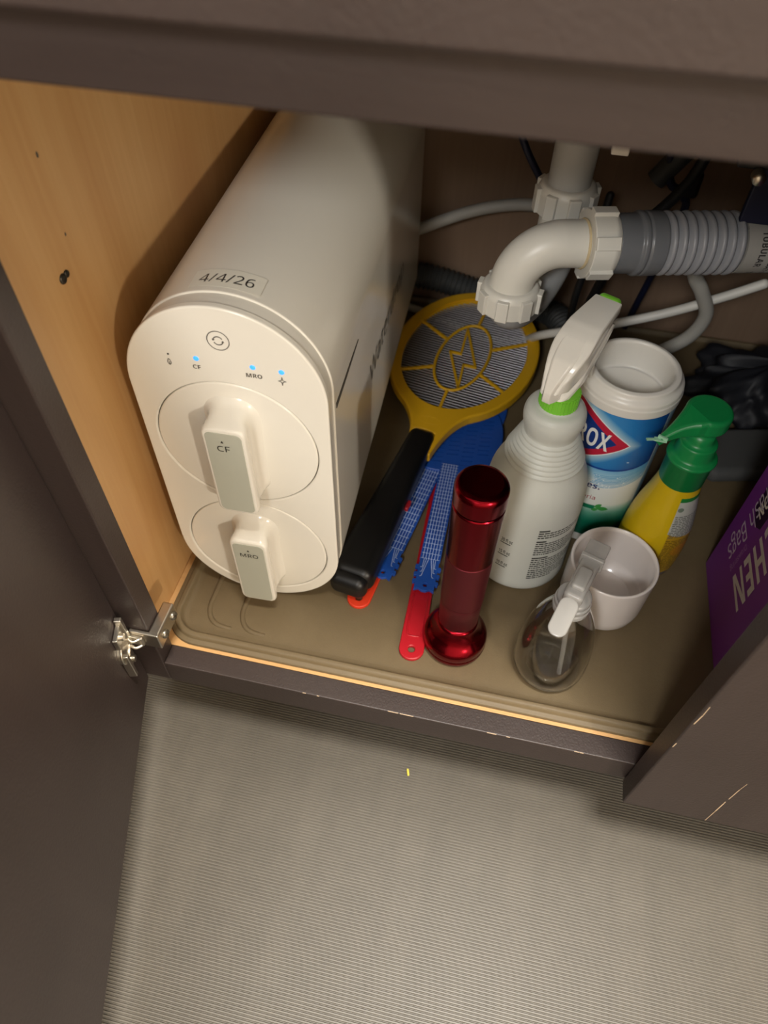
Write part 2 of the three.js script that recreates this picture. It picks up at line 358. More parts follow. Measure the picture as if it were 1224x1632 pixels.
/* ---------------------------------------------------------------- silicone tray */
{
  const x0 = -0.1205, x1 = 0.715, z0 = -0.602, z1 = -0.0226;
  const t = thing('cabinet_tray', 'taupe silicone drip tray lining the cabinet floor', 'tray', [0, 0, 0]);
  mesh('rim', rimSweep(x0, x1, z0, z1, 0.034, [[0, 0.0002], [0, 0.0028], [0.0008, 0.0036], [0.0042, 0.0040], [0.0048, 0.0048], [0.0056, 0.0070], [0.0068, 0.0078], [0.0096, 0.0082], [0.0108, 0.0078], [0.0116, 0.0060], [0.0128, 0.0034], [0.0146, 0.0026], [0.0175, 0.0026], [0.0186, 0.0022]]), M.tray, t);
  const sh = roundRect(x1 - x0 - 0.034, z1 - z0 - 0.034, 0.018, (x0 + x1) / 2, -(z0 + z1) / 2);
  mesh('sheet', metreUv(extrude(sh, 0.0024, 0.0003, 1).rotateX(-Math.PI / 2).translate(0, 0.0001, 0)), M.tray, t);
  /* raised drain ribs near the left front corner */
  const rib = (pts, w, h) => { const g = tube(pts, 1, 60, 12); const p = g.attributes.position; return g; };
  const ribs = [];
  for (const [x, back] of [[-0.086, -0.5], [-0.0535, -0.096]]) {
    const path = new THREE.CatmullRomCurve3([[x, 0.0018, back], [x, 0.0018, back * 0.7 - 0.025], [x, 0.0018, -0.078], [x, 0.0018, -0.068], [x + 0.0015, 0.0018, -0.0605], [x + 0.0055, 0.0018, -0.0530], [x + 0.0115, 0.0018, -0.0480], [x + 0.019, 0.0016, -0.0462], [x + 0.028, 0.0008, -0.0460]].map(p => V(...p)), false, 'centripetal');
    ribs.push(new THREE.TubeGeometry(path, 160, 0.0026, 10, false).scale(1, 0.95, 1));
  }
  mesh('rib', ribs[0], M.tray, t); mesh('rib', ribs[1], M.tray, t);
}

/* ---------------------------------------------------------------- water filter */
{
  const W = 0.1438, H = 0.3246, R = W / 2 - 0.0002, D = 0.455, C1 = 0.2014, C2 = 0.0742, RD = 0.0614;
  const f = thing('water_filter', 'tall white under-sink water filter unit with two dial caps', 'water filter', [-0.0371, 0.0031, -0.0919], 0.0335);
  const outline = (r = R, inset = 0) => { const s = new THREE.Shape(); const w = W / 2 - inset, q = r - inset; s.absarc(0, H - W / 2, q, 0, Math.PI); s.lineTo(-w, W / 2); s.absarc(0, W / 2, q, Math.PI, 2 * Math.PI); s.closePath(); return s; };
  const face = outline();
  for (const cy of [C1, C2]) { const h = new THREE.Path(); h.absarc(0, cy, RD + 0.0005, 0, 2 * Math.PI, true); face.holes.push(h); }
  mesh('front_panel', extrude(face, 0.0062, 0.0014, 4, 64).translate(0, 0, -0.0062), M.enamel, f);
  mesh('bezel', extrude(outline(R, 0.0011), 0.0105, 0.0002, 1, 64).translate(0, 0, -0.0168), M.enamelBody, f);
  mesh('body', extrude(outline(), D - 0.0166, 0.0012, 3, 64).translate(0, 0, -D), M.enamelBody, f);
  const slit = mesh('slot', new THREE.ExtrudeGeometry(new THREE.Shape([[0.037, -0.0026], [0.037, 0.0016], [-0.02, 0.0012], [-0.040, 0.0001], [-0.02, -0.0012]].map(p => new THREE.Vector2(...p))), { depth: 0.0006, bevelEnabled: false }).rotateY(-Math.PI / 2).translate(0.0004, 0, 0), M.seam, f); slit.position.set(W / 2, 0.237, -0.058);
  for (const [i, cy] of [C1, C2].entries()) {
    const d = mesh('filter_cap', lathe(soft([[0, 0.0012], [0.02, 0.0011], [0.045, 0.0004], [RD - 0.0008, -0.0003, 0.0008], [RD, -0.0014], [RD, -0.0060]]), 128).rotateX(Math.PI / 2), M.enamel, f);
    d.position.set(0, cy, 0);
    const top = i ? 0.0365 : 0.0395, bot = i ? -0.0535 : -0.0520, o = 0.0225;
    /* lever lofted out of the cap: [height over the cap, half width, top, bottom, corner] */
    const rows = [[-0.0012, 0.0245, top + 0.0115, bot + 0.0045, 0.020], [0.0006, 0.0210, top + 0.0095, bot + 0.0040, 0.017], [0.0026, 0.0180, top + 0.0076, bot + 0.0034, 0.0135], [0.0055, 0.0156, top + 0.0056, bot + 0.0026, 0.010], [0.0090, 0.0146, top + 0.0040, bot + 0.0018, 0.008], [0.0125, 0.0146, top + 0.0028, bot + 0.0010, 0.0068],
      [0.0160, 0.0156, top + 0.0014, bot + 0.0002, 0.0062], [0.0185, 0.0162, top + 0.0004, bot, 0.0060], [0.0204, 0.0162, top - 0.0003, bot + 0.0001, 0.0060], [0.0217, 0.0157, top - 0.0010, bot + 0.0006, 0.0056], [0.0223, 0.0150, top - 0.0018, bot + 0.0014, 0.0052], [0.0225, 0.0140, top - 0.0028, bot + 0.0024, 0.0046]];
    const K = 72, pos = [], idx = [];
    rows.forEach(([z, w, t2, b2, r]) => { const q = roundRect(2 * w, t2 - b2, r, 0, (t2 + b2) / 2).getSpacedPoints(K).slice(0, K); for (const a of q) pos.push(a.x, a.y, z); });
    for (let a = 0; a < rows.length - 1; a++) for (let b = 0; b < K; b++) { const c = a * K + b, d2 = a * K + (b + 1) % K; idx.push(c, d2, c + K, d2, d2 + K, c + K); }
    const last = rows.length - 1; pos.push(0, (rows[last][2] + rows[last][3]) / 2, o); for (let b = 0; b < K; b++) idx.push(last * K + b, last * K + (b + 1) % K, pos.length / 3 - 1);
    const hg = new THREE.BufferGeometry(); hg.setAttribute('position', new THREE.Float32BufferAttribute(pos, 3)); hg.setIndex(idx); hg.computeVertexNormals();
    const h = mesh('handle', hg, M.enamel, f, i ? 'lower lever' : 'upper lever');
    h.position.set(0.0008, cy, 0);
    const ph = top - bot - 0.0070;
    const pl = mesh('grip_plate', extrude(roundRect(0.0268, ph, 0.0046), 0.0008, 0.0003, 2), M.plate, h, 'grey-green label plate');
    pl.position.set(0, (top + bot) / 2 - 0.0004, o - 0.0003);
    print('lettering', 0.023, 0.0165, 256, (g, w, hh) => {
      g.fillStyle = '#3b3934'; g.beginPath(); g.moveTo(w / 2 - 13, hh * 0.26); g.lineTo(w / 2 + 13, hh * 0.26); g.lineTo(w / 2, hh * 0.12); g.fill();
      text(g, i ? 'MRO' : 'CF', w / 2, hh * 0.62, i ? 74 : 86, '#3b3934', { sx: i ? 1.15 : 1.2 });
    }, h, [i ? 0 : -0.001, top - 0.0165, o + 0.0010]);
  }
  /* printed icons and small lights */
  print('button_ring', 0.0168, 0.0168, 256, (g, w) => {
    g.strokeStyle = '#57524b'; g.lineWidth = 9; g.beginPath(); g.arc(w / 2, w / 2, w * 0.44, 0, 7); g.stroke();
    g.lineWidth = 11; for (const a of [0.25, Math.PI + 0.25]) { g.beginPath(); g.arc(w / 2, w / 2, w * 0.19, a, a + 2.45); g.stroke(); }
    g.fillStyle = '#57524b'; for (const a of [0.25, Math.PI + 0.25]) { g.save(); g.translate(w / 2 + Math.cos(a) * w * 0.19, w / 2 + Math.sin(a) * w * 0.19); g.rotate(a); g.beginPath(); g.moveTo(-16, 4); g.lineTo(16, 4); g.lineTo(0, -20); g.fill(); g.restore(); }
  }, f, [0.0012, 0.2993, 0.0003]);
  const lab = (s, x, y, w) => print('lettering', w, 0.0075, 256, (g, W2, H2) => text(g, s, W2 / 2, H2 / 2, 78, '#5d574f', { bold: true, sx: 1.1 }), f, [x, y, 0.0003]);
  lab('CF', -0.0178, 0.2748, 0.0155); lab('MRO', 0.0219, 0.2736, 0.0155);
  print('icon', 0.0052, 0.0068, 128, (g, w, h) => { g.strokeStyle = '#57524b'; g.lineWidth = 13; g.beginPath(); g.moveTo(w / 2, 16); g.quadraticCurveTo(w * 0.95, h * 0.62, w / 2, h * 0.86); g.quadraticCurveTo(w * 0.05, h * 0.62, w / 2, 16); g.stroke(); g.beginPath(); g.moveTo(w * 0.5, h * 0.45); g.lineTo(w * 0.5, h * 0.8); g.stroke(); }, f, [-0.0368, 0.2762, 0.0003]);
  print('icon', 0.0062, 0.0075, 128, (g, w, h) => { g.strokeStyle = '#57524b'; g.lineWidth = 10; g.beginPath(); g.moveTo(w * 0.5, 10); g.lineTo(w * 0.58, h * 0.4); g.lineTo(w * 0.9, h * 0.5); g.lineTo(w * 0.58, h * 0.6); g.lineTo(w * 0.5, h - 10); g.lineTo(w * 0.42, h * 0.6); g.lineTo(w * 0.1, h * 0.5); g.lineTo(w * 0.42, h * 0.4); g.closePath(); g.stroke(); }, f, [0.0412, 0.2722, 0.0003]);
  for (const [x, y] of [[-0.0171, 0.2818], [0.0217, 0.2806], [0.0413, 0.2797]])
    mesh('indicator_led', lathe([[0, 0.0006], [0.0012, 0.00055], [0.0019, 0.0002], [0.0021, -0.0002]], 24).rotateX(Math.PI / 2).translate(x, y, 0), M.led, f, 'small blue indicator light');
  mesh('indicator_led', lathe([[0, 0.0004], [0.0006, 0.0003], [0.0008, -0.0001]], 16).rotateX(Math.PI / 2).translate(-0.0365, 0.2826, 0), M.ink, f, 'unlit dot');
  /* date sticker, bent over the round top */
  const a = 0.34, st = new THREE.PlaneGeometry(2 * a, 0.019, 40, 1);
  { const p = st.attributes.position, r = R + 0.0004; for (let k = 0; k < p.count; k++) { const th = p.getX(k); p.setXYZ(k, r * Math.sin(th), r * Math.cos(th), -p.getY(k)); } st.computeVertexNormals(); }
  const sm = phy(0xffffff, 0.35, { map: canvas(512, 198, (g, w, h) => { g.fillStyle = '#e0dccf'; g.fillRect(0, 0, w, h); text(g, '4/4/26', w * 0.5, h * 0.52, 128, '#121212', { sx: 1.05 }); }) });
  const stk = mesh('date_sticker', st, sm, f, 'pale sticker printed 4/4/26'); stk.position.set(0.001, H - W / 2, -0.0315);
  print('lettering', 0.205, 0.034, 1024, (g, w, h) => text(g, 'Waterdrop', w / 2, h / 2, 150, '#57544d', { sx: 1.28 }), f, [W / 2 + 0.0003, 0.160, -0.237], [0, Math.PI / 2, 0]);
}

/* ---------------------------------------------------------------- flat swatters and the bug zapper racket */
function slotted(shape, rows) { for (const r of rows) shape.holes.push(r); return shape; }
function slot(x, y, l, w, turn = 0) {
  const p = new THREE.Path(), c = Math.cos(turn), s = Math.sin(turn);
  const q = [[-l / 2, -w / 2], [l / 2, -w / 2], [l / 2, w / 2], [-l / 2, w / 2]].map(([a, b]) => [x + a * c - b * s, y + a * s + b * c]);
  p.moveTo(...q[3]); p.lineTo(...q[2]); p.lineTo(...q[1]); p.lineTo(...q[0]); p.closePath(); return p;
}
const flat = g => g.rotateX(-Math.PI / 2);      // drawn with y pointing away from the viewer, laid down on the tray
{
  /* red swatters: long flat handle with a hole, slotted head */
  const handleShape = L => { const s = new THREE.Shape(); s.absarc(0, 0.0115, 0.0115, Math.PI, 2 * Math.PI); s.lineTo(0.0105, 0.07); s.lineTo(0.0085, L); s.lineTo(-0.0085, L); s.lineTo(-0.0105, 0.07); s.closePath(); const h = new THREE.Path(); h.absarc(0, 0.0105, 0.0032, 0, 2 * Math.PI, true); s.holes.push(h); return s; };
  const headShape = () => { const s = new THREE.Shape(); s.absellipse(0, 0.335, 0.056, 0.064, 0, 2 * Math.PI); const rows = []; for (let k = -5; k <= 5; k++) { const w = 2 * 0.045 * Math.sqrt(Math.max(0, 1 - (k / 6) ** 2)); for (const d of [-1, 1]) if (w > 0.02) rows.push(slot(d * w / 4, 0.335 + k * 0.0095, w / 2 - 0.006, 0.003)); } return slotted(s, rows); };
  const redSwat = (name, label, mat, x, z, turn, y, lift) => {
    const t = thing(name, label, 'fly swatter', [x, y, z], turn, 'flat plastic fly swatters');
    mesh('handle', flat(extrude(handleShape(0.285), 0.0042, 0.001, 3)), mat, t);
    const inner = roundRect(0.0125, 0.036, 0.006, 0, 0.0515); mesh('handle_ridge', [flat(tubeRing([[0, 0.03], [0, 0.2]], 0.0068)).translate(0, 0.0042, 0)], mat, t);
    mesh('head', flat(extrude(headShape(), 0.0015, 0.0004, 1)).translate(0, lift, 0), mat, t);
    return t;
  };
  function tubeRing([[, y0], [, y1]], w) { return new THREE.TubeGeometry(curve([[-w, y0, 0], [-w * 0.95, (y0 + y1) / 2, 0], [-w * 0.8, y1, 0], [w * 0.8, y1, 0], [w * 0.95, (y0 + y1) / 2, 0], [w, y0, 0], [w * 0.6, y0 - 0.006, 0], [-w * 0.6, y0 - 0.006, 0]], true, 0.3), 120, 0.0008, 8, true); }
  redSwat('fly_swatter', 'red plastic fly swatter whose handle end lies bare beside the flashlight', M.red, 0.1105, -0.0500, 0.034, 0.0026, 0.0016);
  redSwat('fly_swatter', 'orange-red fly swatter under the racket, only its looped end showing', M.orange, 0.0490, -0.0925, -0.150, 0.0026, 0);

  /* blue swatters shaped like a guitar */
  const neckTex = canvas(256, 2048, (g, w, h) => {
    g.fillStyle = '#1b4aa3'; g.fillRect(0, 0, w, h);
    g.strokeStyle = '#c3d3ee'; g.lineWidth = 7;
    for (let k = 0; k < 6; k++) { const x = w * (0.11 + 0.156 * k); g.beginPath(); g.moveTo(x, 0); g.lineTo(x, h); g.stroke(); }
    let y = 10; for (let k = 0; y < h; k++) { g.beginPath(); g.moveTo(0, y); g.lineTo(w, y); g.stroke(); y += 62 + k * 1.6; }
  });
  const neckMat = phy(0xffffff, 0.42, { map: neckTex });
  const headstockTex = canvas(256, 384, (g, w, h) => {
    g.clearRect(0, 0, w, h); g.strokeStyle = '#c3d3ee'; g.lineWidth = 7;
    for (let k = 0; k < 6; k++) { const x0 = w * (0.18 + 0.128 * k), s = k < 3 ? -1 : 1, i = k < 3 ? k : 5 - k, ye = h * (0.42 + 0.2 * i), xe = w * (0.5 + s * (0.40 - 0.03 * i)); g.beginPath(); g.moveTo(x0, 0); g.lineTo(w * (0.5 + s * (0.34 - 0.02 * i)), ye); g.lineTo(xe + s * 14, ye + 3); g.stroke(); }
  });
  const makeGuitar = (label, x, z, turn, y, L) => {
    const t = thing('fly_swatter', label, 'fly swatter', [x, y, z], turn, 'flat plastic fly swatters');
    const hs = new THREE.Shape();                                        // headstock with pegs
    const w = 0.0098; hs.moveTo(-w, 0.001); hs.lineTo(-w * 0.55, 0.003); hs.lineTo(-w * 0.2, 0.0008); hs.lineTo(w * 0.2, 0.0008); hs.lineTo(w * 0.55, 0.003); hs.lineTo(w, 0.001);
    for (let k = 0; k < 3; k++) { const y0 = 0.009 + k * 0.0085; hs.lineTo(w, y0); hs.lineTo(w + 0.0024, y0 - 0.0008); hs.lineTo(w + 0.003, y0 + 0.0022); hs.lineTo(w + 0.0022, y0 + 0.0046); hs.lineTo(w, y0 + 0.0042); }
    hs.lineTo(w * 0.95, 0.038); hs.lineTo(-w * 0.95, 0.038);
    for (let k = 2; k >= 0; k--) { const y0 = 0.009 + k * 0.0085; hs.lineTo(-w, y0 + 0.0042); hs.lineTo(-w - 0.0022, y0 + 0.0046); hs.lineTo(-w - 0.003, y0 + 0.0022); hs.lineTo(-w - 0.0024, y0 - 0.0008); hs.lineTo(-w, y0); }
    hs.closePath();
    const hole = new THREE.Path(); hole.absarc(0.0005, 0.0078, 0.0021, 0, 2 * Math.PI, true); hs.holes.push(hole);
    const st = mesh('headstock', flat(extrude(hs, 0.0036, 0.0005, 2)), M.blue, t);
    const pr = mesh('string_print', new THREE.PlaneGeometry(0.0175, 0.0265), printMat(headstockTex, 0.45), st); pr.rotation.x = -Math.PI / 2; pr.position.set(0, 0.0037, -0.0255);
    const neck = mesh('neck', new RoundedBoxGeometry(0.0205, 0.0036, L, 2, 0.0007).translate(0, 0.0018, -0.037 - L / 2), M.blue, t);
    const fp = mesh('fret_print', new THREE.PlaneGeometry(0.0186, L - 0.002), neckMat, neck); fp.rotation.x = -Math.PI / 2; fp.position.set(0, 0.0037, -0.037 - L / 2);
    const b = new THREE.Shape();                                         // the guitar body is the swatting head
    const y0 = 0.037 + L - 0.012;
    b.moveTo(-0.012, y0 + 0.001); b.bezierCurveTo(-0.044, y0 - 0.002, -0.053, y0 + 0.030, -0.052, y0 + 0.060); b.bezierCurveTo(-0.052, y0 + 0.100, -0.034, y0 + 0.125, 0, y0 + 0.125);
    b.bezierCurveTo(0.034, y0 + 0.125, 0.052, y0 + 0.100, 0.052, y0 + 0.060); b.bezierCurveTo(0.053, y0 + 0.030, 0.044, y0 - 0.002, 0.012, y0 + 0.001); b.closePath();
    const rows = [];
    for (let k = 0; k < 15; k++) { const yy = y0 + 0.014 + k * 0.0068; for (let j = -2; j <= 2; j++) { const xx = j * 0.0165, reach = Math.abs(xx) + 0.0075; if (reach < 0.0475 * Math.sqrt(Math.max(0, 1 - ((yy - y0 - 0.060) / 0.062) ** 2)) && !(k < 2 && j === 0)) rows.push(slot(xx, yy, 0.0135, 0.0026, 0.12)); } }
    mesh('head', flat(extrude(slotted(b, rows), 0.0028, 0.0005, 1)), M.blue, t);
    return t;
  };
  makeGuitar('blue guitar-shaped fly swatter lying half under the black racket handle', 0.0655, -0.1270, -0.165, 0.0072, 0.172);
  makeGuitar('blue guitar-shaped fly swatter on top of the red one, beside the flashlight', 0.1098, -0.1188, 0.004, 0.0106, 0.132);
}
{
  /* racket: local axis -z runs from the handle's end to the head */
  const L = 0.3332, A = 0.1077, B = 0.0761;
  const t = thing('bug_zapper_racket', 'yellow and black electric bug zapper racket lying on the swatters', 'racket', [0.0438, 0.0235, -0.1257]);
  t.rotation.order = 'YXZ'; t.rotation.set(0.026, -0.1653, 0);
  const frame = new THREE.Shape();
  const OA = A + 0.0115, OB = B + 0.0115, neckTop = 0.187;
  /* outer outline: ellipse that flows into a neck */
  frame.moveTo(-0.016, neckTop - 0.004); frame.quadraticCurveTo(-0.021, neckTop + 0.02, -0.040, neckTop + 0.040);
  for (let k = 0; k <= 60; k++) { const a = -Math.PI / 2 - 0.62 - k / 60 * (2 * Math.PI - 1.24); frame.lineTo(OB * Math.cos(a), L + OA * Math.sin(a)); }
  frame.lineTo(0.040, neckTop + 0.040); frame.quadraticCurveTo(0.021, neckTop + 0.02, 0.017, neckTop - 0.03); frame.lineTo(0.0125, neckTop - 0.03); frame.lineTo(0.0115, neckTop); frame.quadraticCurveTo(0, neckTop + 0.004, -0.0125, neckTop); frame.closePath();
  const win = new THREE.Path(); win.absellipse(0, L, B, A, 0, 2 * Math.PI, true); frame.holes.push(win);
  mesh('frame', flat(extrude(frame, 0.0135, 0.0026, 4, 80)).translate(0, -0.0065, 0), M.yellow, t);
  const inner = new THREE.Shape(); inner.absellipse(0, L, B + 0.001, A + 0.001, 0, 2 * Math.PI); const ih = new THREE.Path(); ih.absellipse(0, L, B - 0.003, A - 0.003, 0, 2 * Math.PI, true); inner.holes.push(ih);
  mesh('inner_rim', flat(extrude(inner, 0.006, 0.0006, 1, 80)).translate(0, -0.003, 0), M.yellow, t);
  /* spokes, ring and bolt */
  const RY = -0.008, RB = 0.062, ringPts = []; for (let k = 0; k < 40; k++) { const a = k / 40 * 2 * Math.PI; ringPts.push([0.0300 * Math.cos(a), 0.0026, -(L + RY + RB * Math.sin(a))]); }
  mesh('guard_ring', new THREE.TubeGeometry(curve(ringPts, true), 120, 0.0019, 8, true), M.yellow, t);
  for (const [px, py, qx, qy] of [[0, 0.053, -0.001, 0.108], [0.0285, 0.0165, 0.071, 0.048], [0.0285, -0.0305, 0.069, -0.0535], [0.001, -0.0695, 0.003, -0.108], [-0.0275, -0.037, -0.068, -0.060], [-0.0285, 0.016, -0.071, 0.040]]) {
    const p = [px, -(L + py)], q = [qx, -(L + qy)], len = Math.hypot(q[0] - p[0], q[1] - p[1]);
    mesh('spoke', new RoundedBoxGeometry(0.0036, 0.0034, len, 2, 0.0008).rotateY(Math.atan2(q[0] - p[0], q[1] - p[1])).translate((p[0] + q[0]) / 2, 0.0022, (p[1] + q[1]) / 2), M.yellow, t);
  }
  const bolt = [[-0.0105, 0.043], [0.0195, -0.021], [0.005, -0.0225], [0.0115, -0.0625], [-0.0175, -0.005], [-0.004, -0.004]].map(([x, y]) => [x, 0.0026, -(L + y)]);
  const bb = []; bolt.forEach((p, i) => { const q = bolt[(i + 1) % bolt.length], len = Math.hypot(q[0] - p[0], q[2] - p[2]); bb.push(new THREE.BoxGeometry(0.0026, 0.0028, len + 0.002).rotateY(Math.atan2(q[0] - p[0], q[2] - p[2])).translate((p[0] + q[0]) / 2, 0.0026, (p[2] + q[2]) / 2)); });
  mesh('bolt_emblem', bb, M.yellow, t, 'lightning bolt outline');
  /* wire grid: three layers of fine wires */
  const wires = [];
  for (let y = -A + 0.004; y < A - 0.003; y += 0.0043) { const w = B * Math.sqrt(1 - (y / A) ** 2); wires.push(new THREE.CylinderGeometry(0.0008, 0.0008, 2 * w, 6, 1, true).rotateZ(Math.PI / 2).translate(0, -0.0002, -(L + y))); }
  mesh('wire_grid', wires, M.wire, t).userData.kind = 'stuff';
  const cross = [];
  for (const d of [-1, 1]) for (let o = -0.18; o < 0.18; o += 0.009) {   // crossed guard wires below
    const pts = []; for (let s = -0.15; s <= 0.15; s += 0.0025) { const x = o + s * 0.6 * d, y = s; if ((x / B) ** 2 + (y / A) ** 2 < 0.97) pts.push([x, y]); }
    if (pts.length > 3) { const p = pts[0], q = pts[pts.length - 1], len = Math.hypot(q[0] - p[0], q[1] - p[1]); cross.push(new THREE.CylinderGeometry(0.0004, 0.0004, len, 4, 1, true).rotateX(Math.PI / 2).rotateY(Math.atan2(q[0] - p[0], -(q[1] - p[1]))).translate((p[0] + q[0]) / 2, -0.0032, -(L + (p[1] + q[1]) / 2))); }
  }
  for (let y = -A + 0.006; y < A - 0.003; y += 0.0043) { const w = B * Math.sqrt(1 - (y / A) ** 2); cross.push(new THREE.CylinderGeometry(0.0009, 0.0009, 2 * w, 5, 1, true).rotateZ(Math.PI / 2).translate(0, -0.0046, -(L + y))); }  // lowest wire layer, dense and dark to stand in for shade under the racket
  mesh('guard_and_shade_mesh', cross, M.seam, t).userData.kind = 'stuff';
  /* oval print on the neck */
  mesh('neck_badge', new THREE.TorusGeometry(1, 0.035, 6, 48).scale(0.0125, 0.0055, 0.006).rotateX(-Math.PI / 2).translate(0, 0.0069, -(neckTop + 0.018)), M.yellow, t);
  /* black handle */
  const hg = new RoundedBoxGeometry(0.0405, 0.031, 0.204, 6, 0.0095); { const p = hg.attributes.position; for (let k = 0; k < p.count; k++) { const s = (p.getZ(k) + 0.102) / 0.204; const f = lerp(0.68, 1.02, Math.min(1, Math.max(0, s * 1.15))); p.setX(k, p.getX(k) * f); p.setY(k, p.getY(k) * lerp(0.78, 1, s)); } hg.computeVertexNormals(); }
  hg.translate(0, 0.0015, -0.0845);
  mesh('handle', hg, M.black, t);
  mesh('end_cap', new RoundedBoxGeometry(0.0365, 0.027, 0.018, 5, 0.0085).translate(-0.0005, 0, 0.019), M.black, t);
  mesh('switch', new RoundedBoxGeometry(0.004, 0.006, 0.012, 2, 0.0015).translate(0.0195, 0.004, -0.085), M.redDark, t, 'small red switch');
}

/* ---------------------------------------------------------------- flashlight */
{
  const t = thing('flashlight', 'glossy red metal flashlight standing on its lamp head', 'flashlight', [0.1466, 0.0026, -0.0802]);
  const Hh = 0.2221;
  mesh('lamp_head', lathe(soft([[0, 0], [0.0255, 0, 0.001], [0.0282, 0.0025, 0.001], [0.0287, 0.006], [0.0287, 0.0085], [0.0280, 0.0092], [0.0287, 0.0100], [0.0285, 0.0175, 0.002], [0.0262, 0.0215, 0.003], [0.0225, 0.0255, 0.003], [0.0185, 0.034, 0.004], [0.0172, 0.044], [0, 0.044]]), 96), M.anodized, t);
  mesh('barrel', lathe(soft([[0, 0.043], [0.0172, 0.043], [0.0178, 0.075, 0.001], [0.0176, 0.0775]]), 96), M.anodizedMatte, t);
  mesh('grip', lathe(soft([[0.0170, 0.0775], [0.0182, 0.0785, 0.0006], [0.0186, 0.139, 0.0006], [0.0172, 0.1395]]), 96), M.anodizedMatte, t, 'matt grip section');
  mesh('barrel', lathe(soft([[0.0170, 0.1395], [0.0187, 0.1400, 0.0005], [0.0194, 0.1995, 0.0006], [0.0186, 0.2005]]), 96), M.anodized, t);
  mesh('tail_cap', lathe(soft([[0.0180, 0.1990], [0.0184, 0.2020], [0.0195, 0.2028, 0.0006], [0.0196, Hh - 0.003, 0.003], [0.0165, Hh, 0.003], [0, Hh - 0.0003]]), 96), M.anodized, t);
}

